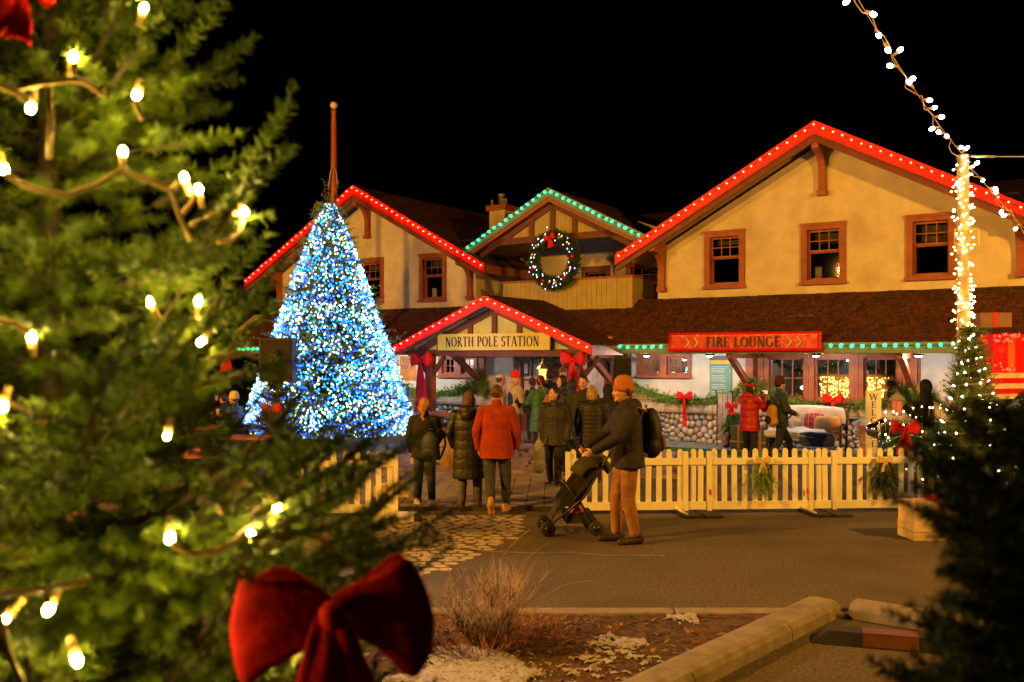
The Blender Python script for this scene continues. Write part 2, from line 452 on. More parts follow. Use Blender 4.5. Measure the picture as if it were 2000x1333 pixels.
# serif capitals drawn from thick and thin strokes: l = line, a = arc, s = serif
GL = {
 'N': (.86, [('l',.13,0,.13,1,.06),('l',.13,1,.72,0,.15),('l',.72,0,.72,1,.06),('s',.13,0),('s',.08,1),('s',.72,1)]),
 'O': (.90, [('a',.45,.5,.37,.46,0,360)]),
 'R': (.80, [('l',.17,0,.17,1,.14),('a',.32,.75,.24,.22,-90,90),('l',.17,.97,.34,.97,.06),('l',.17,.53,.34,.53,.06),('l',.34,.53,.72,0,.14),('s',.17,0),('s',.12,1),('s',.72,0)]),
 'T': (.74, [('l',.37,0,.37,1,.14),('l',.03,.97,.71,.97,.06),('l',.04,.8,.04,1,.04),('l',.70,.8,.70,1,.04),('s',.37,0)]),
 'H': (.90, [('l',.17,0,.17,1,.14),('l',.73,0,.73,1,.14),('l',.17,.52,.73,.52,.06),('s',.17,0),('s',.17,1),('s',.73,0),('s',.73,1)]),
 'P': (.70, [('l',.17,0,.17,1,.14),('a',.34,.73,.25,.24,-90,90),('l',.17,.97,.34,.97,.06),('l',.17,.49,.34,.49,.06),('s',.17,0),('s',.12,1)]),
 'L': (.68, [('l',.17,0,.17,1,.14),('l',.17,.03,.62,.03,.06),('l',.62,.0,.62,.2,.045),('s',.17,0),('s',.17,1)]),
 'E': (.68, [('l',.17,0,.17,1,.14),('l',.17,.03,.6,.03,.06),('l',.17,.97,.58,.97,.06),('l',.17,.51,.48,.51,.06),('l',.6,0,.6,.2,.045),('l',.58,.82,.58,1,.045),('l',.48,.42,.48,.6,.04)]),
 'F': (.64, [('l',.17,0,.17,1,.14),('l',.17,.97,.58,.97,.06),('l',.17,.51,.48,.51,.06),('l',.58,.82,.58,1,.045),('l',.48,.42,.48,.6,.04),('s',.17,0)]),
 'S': (.58, [('a',.29,.73,.19,.23,40,270),('a',.29,.26,.22,.24,-140,90),('l',.45,.78,.47,.95,.045),('l',.09,.06,.07,.24,.045)]),
 'A': (.86, [('l',.08,0,.42,1,.06),('l',.42,1,.78,0,.15),('l',.2,.34,.64,.34,.06),('s',.08,0),('s',.78,0)]),
 'I': (.38, [('l',.19,0,.19,1,.14),('s',.19,0),('s',.19,1)]),
 'U': (.86, [('l',.17,.3,.17,1,.14),('l',.70,.3,.70,1,.07),('a',.435,.3,.265,.29,180,360),('s',.17,1),('s',.70,1)]),
 'G': (.88, [('a',.46,.5,.37,.46,45,335),('l',.74,.1,.74,.46,.12),('s',.74,.46)]),
 'C': (.80, [('a',.46,.5,.37,.46,48,312),('l',.70,.72,.72,.93,.045)]),
 'W': (1.2, [('l',.08,1,.36,0,.14),('l',.36,0,.6,1,.06),('l',.6,1,.86,0,.14),('l',.86,0,1.12,1,.06),('s',.08,1),('s',.6,1),('s',1.12,1)]),
 'M': (1.06, [('l',.12,0,.16,1,.06),('l',.16,1,.52,.05,.14),('l',.52,.05,.86,1,.06),('l',.86,1,.92,0,.14),('s',.12,0),('s',.92,0),('s',.13,1),('s',.9,1)]),
 'K': (.82, [('l',.17,0,.17,1,.14),('l',.2,.42,.66,1,.06),('l',.34,.58,.72,0,.14),('s',.17,0),('s',.17,1),('s',.7,0),('s',.66,1)]),
 ' ': (.36, []),
}
def lettering(parent, text, x, z, h, y, m, gap=.08, width=None, sans=False, vertical=0, name='lettering', sx=1.0):
    """Raised letters on the plane y (front towards -y); x is the middle of the line, z its foot."""
    total = sum(GL[c][0] for c in text) * sx + gap * (len(text) - 1)
    k = (width / (total * h)) if width else 1.0
    def quad(x0, z0, x1, z1, w):
        d = Vector((x1 - x0, z1 - z0)); L = d.length
        if L < 1e-6: return
        n = Vector((-d.y, d.x)) / L * (w / 2)
        pl = [(x0 + n.x, z0 + n.y), (x1 + n.x, z1 + n.y), (x1 - n.x, z1 - n.y), (x0 - n.x, z0 - n.y)]
        bb_[0].prism(pl, lambda a, c, t: (a, t, c), y, y - .006)
    cx = x - total * h * k / 2; cz = z; bb_ = [None]
    for c in text:
        w, st = GL[c]; w *= sx; bb_[0] = MB()
        if vertical: cx = x - w * h / 2
        tx = lambda q: cx + q * sx * h * (1 if vertical else k)
        for s in st:
            if s[0] == 'l': quad(tx(s[1]), cz + s[2] * h, tx(s[3]), cz + s[4] * h, (.13 if sans else s[5]) * h)
            elif s[0] == 's':
                if not sans: quad(tx(s[1] - .1), cz + s[2] * h * .96 + .02 * h, tx(s[1] + .1), cz + s[2] * h * .96 + .02 * h, .045 * h)
            else:
                _, ax, az, rx, rz, a0, a1 = s; n = 18; pr = None
                for i in range(n + 1):
                    a = R(a0 + (a1 - a0) * i / n); wv = .13 if sans else (.05 + .10 * abs(math.cos(a)) ** 1.3)
                    q = (tx(ax + rx * math.cos(a)), cz + (az + rz * math.sin(a)) * h, wv * h)
                    if pr: quad(pr[0], pr[1], q[0], q[1], (pr[2] + q[2]) / 2)
                    pr = q
        if bb_[0].v: bb_[0].build('letter', m, parent)
        if vertical: cz -= vertical
        else: cx += (w + gap) * h * k
# ================================================================== THE GROUND
g = MB()
g.add([(-90,-12,0),(90,-12,0),(90,150,0),(-90,150,0)], [(0,1,2,3)])
ground_o = tag(g.build('ground', asphalt_m), kind='structure')

# concrete kerb between the road and the planting bed
b = MB()
for i in range(6):
    x0 = -6.4 + i * 1.55
    b = MB().bx(x0, x0 + 1.535, 7.53, 7.70, -.05, .05)
    o = b.build('kerb_stone', concrete, None)
    bv = o.modifiers.new('bevel', 'BEVEL'); bv.width = .02; bv.segments = 2
    if i == 0: kerb = o; o.name = 'kerb'; tag(o, kind='structure')
    else: o.parent = kerb

def soil_mat():
    m = bpy.data.materials.new('bed_soil'); m.use_nodes = True; nt = m.node_tree; N, L = nt.nodes, nt.links; b = N['Principled BSDF']
    tc = N.new('ShaderNodeTexCoord')
    def nz(s, d=6):
        n = N.new('ShaderNodeTexNoise'); n.inputs['Scale'].default_value = s; n.inputs['Detail'].default_value = d; L.new(tc.outputs['Object'], n.inputs[0]); return n
    n1, n2 = nz(14), nz(45)
    rp = N.new('ShaderNodeValToRGB'); e = rp.color_ramp.elements
    e[0].position, e[0].color = .3, (.032,.020,.012,1); e[1].position, e[1].color = .7, (.13,.07,.032,1)
    k = e.new(.5); k.color = (.07,.04,.02,1)
    ad = N.new('ShaderNodeMath'); ad.operation = 'ADD'; L.new(n1.outputs[0], ad.inputs[0])
    mu = N.new('ShaderNodeMath'); mu.operation = 'MULTIPLY_ADD'; L.new(n2.outputs[0], mu.inputs[0]); mu.inputs[1].default_value = .7; mu.inputs[2].default_value = -.35
    L.new(mu.outputs[0], ad.inputs[1]); L.new(ad.outputs[0], rp.inputs[0]); L.new(rp.outputs[0], b.inputs['Base Color'])
    bu = N.new('ShaderNodeBump'); bu.inputs['Strength'].default_value = 1; bu.inputs['Distance'].default_value = .03; L.new(n2.outputs[0], bu.inputs['Height']); L.new(bu.outputs[0], b.inputs['Normal'])
    b.inputs['Roughness'].default_value = .95
    return m
# the planting bed: lumpy soil; old snow lies on it in thin ragged sheets
curb_a, curb_b = Vector((-.05, 4.75, 0)), Vector((2.58, 7.68, 0))
def bed_h(x, y): return .035 + .03 * mnoise.noise(Vector((x * 2.1, y * 2.1, 3))) + .012 * mnoise.noise(Vector((x * 9, y * 9, 1)))
def bed_right(y): return curb_a.x + (y - curb_a.y) / (curb_b.y - curb_a.y) * (curb_b.x - curb_a.x) - .15
nx, ny = 90, 60; vs, fs = [], []
for j in range(ny):
    y = 3.4 + (7.54 - 3.4) * j / (ny - 1)
    for i in range(nx):
        x = -5.5 + (bed_right(y) + 5.5) * i / (nx - 1); vs.append((x, y, bed_h(x, y)))
for j in range(ny - 1):
    for i in range(nx - 1): fs.append((j*nx+i, j*nx+i+1, (j+1)*nx+i+1, (j+1)*nx+i))
soil = soil_mat()
bed = tag(MB().add(vs, fs).build('planting_bed', soil, None, True), kind='structure')
snow_m = mat('old_snow', (.33,.34,.38), .7, var=.08, vscale=12, bump=.9, bscale=34, col2=(.13,.085,.05), c2scale=19, c2lo=.56, c2hi=.66)
def snow_amount(x, y):
    n = mnoise.fractal(Vector((x * 1.7, y * 2.1, 5)), 1.0, 2.0, 4)
    f = mnoise.noise(Vector((x * 14, y * 14, 9))) * .34 + mnoise.noise(Vector((x * 38, y * 38, 2))) * .30
    u = 1.0 - abs((x + .05) / 1.05) ** 2 if x > -1.2 else .2           # lies thickest under and in front of the shrub
    v = 1.0 - max(0, (y - 6.75) / .5)
    w = math.exp(-(((x + .13) / .34) ** 2 + ((y - 6.86) / .30) ** 2))       # none among the shrub's own stems
    return n * .8 + f + .75 * u * min(1, v) - .42 - 1.3 * w
vs, fs = [], []; S_ = .012; grid = {}
for j in range(int(2.7 / S_)):
    for i in range(int(3.6 / S_)):
        x, y = -2.1 + i * S_, 4.9 + j * S_
        if y > 7.5 or x > bed_right(y) - .05: continue
        a = snow_amount(x, y)
        if a > 0: grid[(i, j)] = len(vs); vs.append((x, y, bed_h(x, y) + .002 + min(.022, a * .06)))
for (i, j), k in grid.items():
    q = [(i+1, j), (i+1, j+1), (i, j+1)]
    if all(c in grid for c in q): fs.append((k, grid[q[0]], grid[q[1]], grid[q[2]]))
tag(MB().add(vs, fs).build('snow', snow_m, None, True, fix=False), 'ragged patch of old snow on the planting bed soil', 'snow', kind='stuff')
# dead leaves, bark chips and dry needles on the bed
mulch_ms = [mat('mulch_%d' % i, c, .9, var=.3, vscale=20) for i, c in enumerate([(.18,.075,.028),(.085,.045,.022),(.26,.15,.06)])]
for k, mm in enumerate(mulch_ms):
    rng = np.random.default_rng(40 + k); n = 2600
    x = rng.uniform(-2.4, 2.4, n); y = rng.uniform(5.0, 7.5, n); keep = x < np.array([bed_right(v) for v in y]) - .06
    near = np.exp(-(((x + .15) / .95) ** 2 + ((y - 7.15) / .5) ** 2)); keep &= rng.random(n) < (.22 + .78 * near)
    x, y = x[keep], y[keep]; n = len(x); z = np.array([bed_h(a, c) for a, c in zip(x, y)]) + .012
    a = rng.random(n) * 6.28; l = rng.uniform(.012, .045, n); w = l * rng.uniform(.12, .5, n); ti = rng.uniform(-.5, .5, n)
    c0 = np.stack([x, y, z], 1); d = np.stack([np.cos(a), np.sin(a), ti], 1) * l[:, None]; s = np.stack([-np.sin(a), np.cos(a), rng.uniform(-.4,.4,n)], 1) * w[:, None]
    V = np.stack([c0 - d - s * .3, c0 - d * .1 + s, c0 + d, c0 - d * .1 - s], 1).reshape(-1, 3)
    o = mesh_np('leaf_litter', V, np.arange(len(V)).reshape(-1, 4), mm)
    tag(o, ['reddish dead leaves scattered round the dry shrub', 'dark bark chips scattered over the planting bed', 'pale straw bits scattered over the planting bed'][k], 'leaf litter', kind='stuff')

# thick cast concrete curbs at the end of the parking bays
def curb(name, pts, w, h, label):
    o = thing(name, label, 'curb', (0,0,0)); pts = [Vector(p) for p in pts]
    prof = [(-.5,-.05),(-.5,.62),(-.40,.9),(-.2,1.0),(.2,1.0),(.40,.9),(.5,.62),(.5,-.05)]
    for p, q in zip(pts, pts[1:]):
        d = (q - p).normalized(); s = Vector((d.y, -d.x, 0)); p2, q2 = p + d * .006, q - d * .006
        MB().prism(prof, lambda a, c, t, p2=p2, q2=q2, s=s: p2.lerp(q2, t) + s * (a * w) + Vector((0,0,c * h)), 0, 1).build('curb_stone', concrete, o)
    return o
curb('concrete_curb', [(-.72,3.97,0), (1.06,6.0,0), (2.0,7.04,0), (2.60,7.70,0)], .30, .13, 'long thick concrete curb running diagonally beside the snowy planting bed')
curb('concrete_curb', [(2.84,7.66,0), (3.65,7.05,0), (5.3,5.9,0)], .30, .12, 'shorter concrete curb half hidden by the dark tree')
wst = thing('wheel_stop', 'black rubber wheel stop with an orange reflector panel', 'wheel stop', ground(1735, 1262), R(-17))
MB().prism([(-.11,0),(-.075,.10),(.075,.10),(.11,0)], lambda a, c, t: (t, a, c), -.42, .5).add([(-.55,-.1,0),(-.42,-.11,0),(-.42,-.075,.1),(-.42,.075,.1),(-.42,.11,0),(-.55,.1,0)], [(0,1,2),(2,3,5,0),(3,4,5)]).build('body', rubber, wst)
MB().add([(-.18,-.1095,.012),(.2,-.1095,.012),(.2,-.0785,.101),(-.18,-.0785,.101)], [(0,1,2,3)]).add([(-.18,-.0785,.1035),(.2,-.0785,.1035),(.2,.075,.1035),(-.18,.075,.1035)], [(0,1,2,3)]).build('reflector', mat('orange_panel', (.13,.045,.018), .6), wst, fix=False)

# painted cobblestones: rounded cells of worn road paint
paint_m = mat('road_paint', (.36,.32,.24), .7, var=.12, vscale=10, bump=.3, bscale=120, col2=(.12,.105,.085), c2scale=8, c2lo=.58, c2hi=.75)
poly = [ground(*p) for p in ((560,1012),(1024,1006),(1020,1028),(1008,1050),(975,1066),(950,1078),(910,1094),(868,1114),(815,1125),(640,1140))]
def inside(x, y):
    c = False; n = len(poly)
    for i in range(n):
        a, d = poly[i], poly[i-1]
        if (a.y > y) != (d.y > y) and x < (d.x-a.x)*(y-a.y)/(d.y-a.y)+a.x: c = not c
    return c
b = MB(); sxp, syp = .165, .215; r2 = random.Random(3)
for j in range(46):
    for i in range(72):
        x = -6 + (i + (j % 2) * .5) * sxp + r2.uniform(-.035,.035); y = 8.6 + j * syp * .62 + r2.uniform(-.025,.025)
        if not inside(x, y): continue
        rx, ry, ph = sxp * r2.uniform(.40,.49), syp * r2.uniform(.27,.335), r2.uniform(0, 6)
        vs = [(x + rx*math.cos(t)*(1+.1*math.sin(2*t+ph)), y + ry*math.sin(t)*(1+.1*math.cos(3*t+ph)), .004) for t in [2*math.pi*k/10 for k in range(10)]]
        b.add(vs, [tuple(range(10))])
tag(b.build('painted_cobblestones', paint_m), 'patch of pale cobblestones painted on the asphalt by the boardwalk', 'road marking', kind='structure')
# faint scuffed line on the road
pts = [(880,1072),(960,1078),(1040,1081),(1120,1080),(1180,1086),(1300,1086)]
b = MB()
for (x0,y0),(x1,y1) in zip(pts, pts[1:]):
    a, c = ground(x0,y0), ground(x1,y1); b.add([a+Vector((0,-.03,.004)), c+Vector((0,-.03,.004)), c+Vector((0,.03,.004)), a+Vector((0,.03,.004))], [(0,1,2,3)])
tag(b.build('road_line', mat('worn_line', (.17,.15,.12), .8, var=.2, col2=(.085,.08,.07), c2scale=5, c2lo=.42, c2hi=.6)), 'faint scuffed pale line across the asphalt', 'road marking', kind='structure')

# boardwalk of wide planks behind the gap in the fence
bwk = thing('boardwalk', 'wide plank boardwalk in the gap of the picket fence', 'boardwalk', (0,0,0))
bwk['kind'] = 'structure'
MB().bx(-2.62, 1.72, 12.78, 12.84, 0, .05).build('edge_board', mat('edge_timber', (.045,.035,.025), .8), bwk)
for i in range(17):
    x0 = -2.6 + i * .254; k = .045
    MB().add([(x0,12.85,.0),(x0+.243,12.85,0),(x0+.243+k*3.2,16.05,0),(x0+k*3.2,16.05,0),(x0,12.85,.055+rnd.uniform(-.006,.006)),(x0+.243,12.85,.055),(x0+.243+k*3.2,16.05,.055),(x0+k*3.2,16.05,.055+rnd.uniform(-.006,.006))],
             [(0,3,2,1),(4,5,6,7),(0,1,5,4),(1,2,6,5),(2,3,7,6),(3,0,4,7)]).build('plank', plank_m, bwk)
# flagstones from there to the porch
path = MB().add([(-2.9,16.06,.004),(2.5,16.06,.004),(4.2,22.5,.004),(-3.2,22.5,.004)], [(0,1,2,3)]).build('path', mortar); tag(path, kind='structure')
r2 = random.Random(5)
for j in range(9):
    y = 16.1 + j * .66; x = -2.7 + r2.uniform(0, .3)
    while x < 2.4 + (y - 16) * .2:
        w = r2.uniform(.55, 1.15)
        q = [(x+r2.uniform(.01,.06), y+r2.uniform(.01,.09)), (x+w*.5, y+r2.uniform(.0,.05)), (x+w-r2.uniform(.02,.06), y+r2.uniform(.01,.09)), (x+w-r2.uniform(.01,.05), y+.6-r2.uniform(.0,.08)), (x+w*.45, y+.62-r2.uniform(0,.05)), (x+r2.uniform(.01,.06), y+.6-r2.uniform(0,.08))]
        MB().prism(q, lambda a, c, t: (a, c, t), .0, .028 + r2.uniform(0,.02)).build('flagstone', flag_m, path); x += w

# ================================================================== THE STATION BUILDING (its own axes: x along the front, y back, z up)
bld = thing('station_building', 'cream stucco station building with twin gables and brown timber trim', 'building', B_ORG, -TH)
GX, GP, GS, GH = 6.74, 7.18, .545, 4.77        # gable centre, peak, slope, half width to the roof edge
def holes(ws): return [[(a,c),(a,d),(e,d),(e,c)] for a, e, c, d in ws]
def window(x0, x1, z0, z1, cols=3, rows=2, yf=0.0, lower=True, casing=.13, upper=.44, m=None, sash_m=None):
    """Casing (the part), with sash, glazing bars and every pane below it. Outer size given; lower=True: big pane under small ones."""
    m = m or timber; b = MB(); c = casing
    b.bx(x0-c*0, x0+c, yf-.05, yf+.20, z0, z1).bx(x1-c, x1, yf-.05, yf+.20, z0, z1).bx(x0+c, x1-c, yf-.048, yf+.20, z1-c*1.05, z1).bx(x0+c, x1-c, yf-.046, yf+.20, z0, z0+c*.8)
    b.bx(x0-.03, x1+.03, yf-.10, yf-.051, z0-.01, z0+.05).bx(x0-.02, x1+.02, yf-.075, yf-.051, z1-.05, z1+.015)
    w = b.build('window', m, bld)
    ix0, ix1, iz0, iz1 = x0+c, x1-c, z0+c*.8, z1-c*1.05; s = .045; zm = iz0 + (iz1-iz0)*(1-upper) if lower else iz0
    sb = MB()
    def frame(a0, a1, c0, c1, y):
        sb.bx(a0, a0+s, y, y+.04, c0, c1).bx(a1-s, a1, y, y+.04, c0, c1).bx(a0+s, a1-s, y+.001, y+.039, c1-s, c1).bx(a0+s, a1-s, y+.001, y+.039, c0, c0+s)
    if lower: frame(ix0, ix1, iz0, zm+.02, yf+.11)
    frame(ix0, ix1, zm, iz1, yf+.06)
    gx0, gx1, gz0, gz1 = ix0+s, ix1-s, zm+s, iz1-s; t = .022
    for k in range(1, cols): q = gx0+(gx1-gx0)*k/cols; sb.bx(q-t/2, q+t/2, yf+.065, yf+.095, gz0, gz1)
    for k in range(1, rows): q = gz0+(gz1-gz0)*k/rows; sb.bx(gx0, gx1, yf+.067, yf+.093, q-t/2, q+t/2)
    sb.build('sash', sash_m or m, w)
    for i in range(cols):
        for j in range(rows):
            a0, a1 = gx0+(gx1-gx0)*i/cols+t/2, gx0+(gx1-gx0)*(i+1)/cols-t/2; c0, c1 = gz0+(gz1-gz0)*j/rows+t/2, gz0+(gz1-gz0)*(j+1)/rows-t/2
            q = rnd.uniform(-.003,.003); MB().add([(a0,yf+.08+q,c0),(a1,yf+.08-q,c0),(a1,yf+.08-q,c1),(a0,yf+.08+q,c1)], [(0,1,2,3)]).build('pane', pane_m, w, fix=False)
    if lower: MB().add([(ix0+s,yf+.13,iz0+s),(ix1-s,yf+.128,iz0+s),(ix1-s,yf+.128,zm-.02),(ix0+s,yf+.13,zm-.02)], [(0,1,2,3)]).build('pane', pane_m, w, fix=False)
    return w

# upper gable walls
UP = {1: [(3.98,4.96,3.73,5.08),(6.26,7.23,3.73,5.08),(8.46,9.42,3.73,5.09)], -1: [(-7.18,-6.14,3.73,5.08),(-4.76,-3.78,3.70,5.08),(-9.6,-8.6,3.73,5.08)]}
for sgn in (-1, 1):
    cx = GX * sgn; hw = 3.98; zt = GP - .30; ze = zt - GS * hw
    outer = [(cx-hw, 2.6), (cx+hw, 2.6), (cx+hw, ze), (cx, zt), (cx-hw, ze)]
    MB().wall(outer, holes([(a+.05, e-.05, c+.05, d-.05) for a, e, c, d in UP[sgn]]), 0, .22).build('gable_wall', stucco, bld)
    for w in UP[sgn]:
        window(*w)
    # dark upstairs room behind the panes
    MB().bx(cx-hw+.2, cx+hw-.2, 2.2, 2.25, 2.7, 5.4).bx(cx-hw+.2, cx+hw-.2, .24, 2.2, 2.66, 2.7).bx(cx-hw+.2, cx+hw-.2, .24, 2.2, 5.4, 5.44).build('upstairs_room', night_in, bld)
    # things standing on the sills and half-drawn blinds inside
    for k, (a, e, c, d) in enumerate(UP[sgn]):
        if k == 1: MB().bx(a+.20, a+.36, .32, .42, c+.10, c+.42).build('sill_box', mat('pale_box', (.45,.40,.36), .8), bld)
        MB().bx(a+.16, e-.16, .30, .31, d-.30-.12*k, d-.12).build('blind', mat('window_blind', (.10,.09,.075), .9), bld)
    # side walls
    MB().bx(cx-hw, cx-hw+.2, .22, 8, 2.4, ze).bx(cx+hw-.2, cx+hw, .22, 8, 2.4, ze).build('side_wall', stucco, bld)
    # roof slabs, soffit below, barge boards in front
    for s in (-1, 1):
        e = (cx + s*GH, GP - GS*GH)
        n = Vector((s*GS, 1)).normalized()
        MB().prism([(cx, GP), e, (e[0]-n.x*.13, e[1]-n.y*.13), (cx, GP-.13/n.y)], lambda a, c, t: (a, t, c), -.64, 9).build('roof', soffit_m, bld)
        MB().prism([(cx, GP+.03), (e[0]+s*.03, e[1]+.02), (e[0]+s*.03, e[1]-.235), (cx, GP-.265)], lambda a, c, t: (a, t, c), -.72, -.642).build('barge_board', fascia_m, bld)
        MB().prism([(cx, GP-.27), (e[0], e[1]-.24), (e[0], e[1]-.37), (cx, GP-.42)], lambda a, c, t: (a, t, c), -.70, -.63).build('barge_trim', timber_dark, bld)
        MB().prism([(e[0]-.02*s, e[1]+.0), (e[0]+s*.03, e[1]-.015), (e[0]+s*.03, e[1]-.22), (e[0]-.02*s, e[1]-.20)], lambda a, c, t: (a, t, c), -.63, 9).build('eave_board', timber, bld)
        for k in range(5):                                    # rafter tails under the overhang
            y = .8 + k * 1.2
            MB().beam((cx+s*(GH-.05), y, e[1]-.17), (cx+s*3.9, y, GP-GS*3.9-.20), .09, .12).build('rafter', soffit_m, bld)
    # knee brackets that carry the barge boards
    for q, top in ((0, GP-.42), (-3.84, GP-.42-GS*3.84+.12), (3.84, GP-.42-GS*3.84+.12)):
        prof = [(0,-.98),(-.13,-.98),(-.13,-.62),(-.15,-.45),(-.22,-.30),(-.34,-.20),(-.62,-.15),(-.66,-.14),(-.66,0),(0,0)]
        MB().prism(prof, lambda a, c, t, q=q, top=top: (cx+q+t, a, top+c), -.075, .075).build('knee_bracket', timber, bld)
        MB().bx(cx+q-.10, cx+q+.10, -.17, 0, top-1.08, top-.975).build('bracket_foot', timber, bld); MB().bx(cx+q-.09, cx+q+.09, -.68, 0, top, top+.09).build('bracket_cap', timber, bld)

# shingled slopes: stepped courses of single shingles
def shingles(name, o, ux, uy, L, Wd, course=.15, sw=.17, lift=.016, seed=1, clip=None, m=None, parent=None):
    """Courses from the eave (o) up along unit uy over Wd, shingles laid along unit ux over L; clip(a, b) keeps a shingle."""
    r3 = random.Random(seed); o, ux, uy = Vector(o), Vector(ux).normalized(), Vector(uy).normalized(); n = ux.cross(uy).normalized()
    if n.z < 0: n = -n
    b = MB(); k = int(Wd / course + .5)
    for j in range(k):
        v0 = j * course; v1 = v0 + course * 1.25; a = -r3.random() * sw
        while a < L:
            w = sw * r3.uniform(.7, 1.35); a0, a1 = max(0, a), min(L, a + w - .008); a += w
            if a1 - a0 < .03 or (clip and not clip((a0+a1)/2, v0+course/2)): continue
            l = lift * r3.uniform(.8, 1.9); d = r3.uniform(-.008, .008)
            A, B_, C_, D_ = o+ux*a0+uy*(v0+d)+n*l, o+ux*a1+uy*(v0+d)+n*l, o+ux*a1+uy*v1+n*.003, o+ux*a0+uy*v1+n*.003
            E_, F_ = o+ux*a0+uy*(v0+d), o+ux*a1+uy*(v0+d)
            b.add([A,B_,C_,D_,E_,F_], [(0,1,2,3),(4,5,1,0)])
    q = b.build(name, m or shingle_m, parent or bld, fix=False); q['kind'] = 'stuff'
    return q
nn = Vector((GS, 1)).normalized()
for sgn in (-1, 1):
    cx = GX*sgn
    for s in (-1, 1):
        if sgn == 1 and s == 1: continue
        shingles('shingles', (cx+s*GH, -.64, GP-GS*GH+.002), (0,1,0), (-s*1, 0, GS), 9.6, GH*math.hypot(1,GS), .2, .24, .02, seed=20+s+sgn)

# pent roof between the storeys
EY, EZ, TY, TZ = -1.6, 2.42, 0.02, 3.52
X0, X1 = -11.9, 13.2
sl = Vector((0, TY-EY, TZ-EZ)); SLn = sl.length; sl.normalize()
pent_n = Vector((1,0,0)).cross(sl)
MB().prism([(EY,EZ-.02),(TY,TZ-.02),(TY,TZ-.16),(EY,EZ-.14)], lambda a, c, t: (t, a, c), X0, X1).build('pent_roof', soffit_m, bld)
shingles('shingles', (X0, EY-.03, EZ-.01), (1,0,0), sl, X1-X0, SLn, .118, .16, .026, seed=3, clip=lambda a, v: not (-3.1 < X0+a+.3 < 2.5 and v < .35) and a > (v*.35))
MB().bx(X0, -3.2, EY-.07, EY-.02, EZ-.22, EZ-.005).build('eave_fascia', fascia_tan, bld)
MB().bx(2.35, X1, EY-.07, EY-.02, EZ-.22, EZ-.005).build('eave_fascia', fascia_tan, bld)
sb = MB().bx(X0, -3.2, EY-.018, -.002, EZ-.225, EZ-.20).bx(2.35, X1, EY-.018, -.002, EZ-.225, EZ-.20).bx(-3.2, 2.35, -1.5, -.002, EZ-.225, EZ-.20); sb.build('soffit', mat('white_soffit', (.30,.22,.14), .8), bld)
MB().bx(6.2, 6.75, -.78, -.7, 2.98, 3.02).bx(6.2, 6.22, -.76, -.72, 2.90, 2.98).bx(6.73, 6.75, -.76, -.72, 2.90, 2.98).build('snow_guard', metal_dark, bld)

# lower wall with its doors and windows
LOW = [(2.21,3.63,1.64,2.19),(5.42,6.42,1.16,2.19),(6.45,7.42,1.16,2.19),(7.50,8.38,1.16,2.19),(-4.05,-2.68,1.56,2.19),(-1.32,-.52,.10,2.19),(-.45,1.36,.10,2.19)]
MB().wall([(-10.72,0),(10.72,0),(10.72,2.58),(-10.72,2.58)], holes([(a+.04,e-.04,c+.0,d) for a,e,c,d in LOW]), 0, .22).build('lower_wall', stucco_low, bld)
window(2.21,2.92,1.62,2.21,3,2,lower=False,casing=.085); window(2.92,3.63,1.62,2.21,3,2,lower=False,casing=.085)
for a, e in ((5.42,6.42),(6.45,7.42),(7.50,8.38)): window(a,e,1.10,2.21,3,2,lower=False,casing=.10)
window(-4.05,-3.37,1.54,2.21,2,2,lower=False,casing=.12); window(-3.37,-2.68,1.54,2.21,2,2,lower=False,casing=.12)
# brown timber panels beside the lounge windows
for a, e in ((4.98,5.41),(8.385,8.75)):
    for k in range(3): MB().bx(a+(e-a)*k/3+.004, a+(e-a)*(k+1)/3-.004, -.045-.004*(k%2), -.001, 1.08, 2.19).build('panel_board', timber, bld)
MB().bx(7.425,7.495,-.06,-.001,1.10,2.19).build('mullion', timber, bld)
MB().bx(-3.1,-2.62,-.05,-.001,1.05,1.535).build('panel_board', timber, bld)
# posts and diagonal braces that carry the eave
for x in (-2.45, 1.62, 5.12, 8.62, -8.6):
    MB().bx(x-.08, x+.08, -.16, -.05, 1.08, 2.19).build('post', timber, bld)
    MB().beam((x, -.13, 1.42), (x, -1.42, 2.16), .12, .13).build('brace', timber, bld)
    MB().bx(x-.055, x+.055, -1.5, -.162, 2.09, 2.19).build('brace_beam', timber, bld)

# entrance: half-glazed door, dark jamb, bright hall behind
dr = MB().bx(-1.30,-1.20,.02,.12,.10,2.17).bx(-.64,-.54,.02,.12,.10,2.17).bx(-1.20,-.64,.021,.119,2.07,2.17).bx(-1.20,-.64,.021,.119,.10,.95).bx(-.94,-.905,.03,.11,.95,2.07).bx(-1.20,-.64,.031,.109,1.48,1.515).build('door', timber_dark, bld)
MB().add([(-1.2,.07,.95),(-.64,.07,.95),(-.64,.07,2.07),(-1.2,.07,2.07)], [(0,1,2,3)]).build('pane', mat('frosted_pane', (.62,.56,.52), .4, var=.06), dr, fix=False)
MB().bx(-1.17,-1.02,.0,.02,1.62,1.98).build('notice_frame', timber_dark, dr); MB().bx(-1.15,-1.04,-.003,0,1.66,1.94).build('notice', mat('paper', (.7,.68,.66), .8), dr)
MB().tube([(-.56,-.04,.9),(-.56,-.06,1.0),(-.56,-.06,2.0),(-.56,-.04,2.1)], .018, 8).build('handle', brass, dr)
MB().bx(-.53,-.36,-.05,.2,.1,2.19).bx(1.30,1.42,-.05,.2,.1,2.19).bx(-1.46,-1.33,-.05,.2,.1,2.19).bx(-.36,1.30,-.048,.18,2.08,2.19).build('door_frame', timber_dark, bld)
for k in range(2): MB().bx(-.34+k*.36, -.01+k*.36, .04, .09, .10, 2.07).build('door_leaf', timber_dark, bld)
hall_m = mat('hall_plaster', (.70,.58,.50), .9)
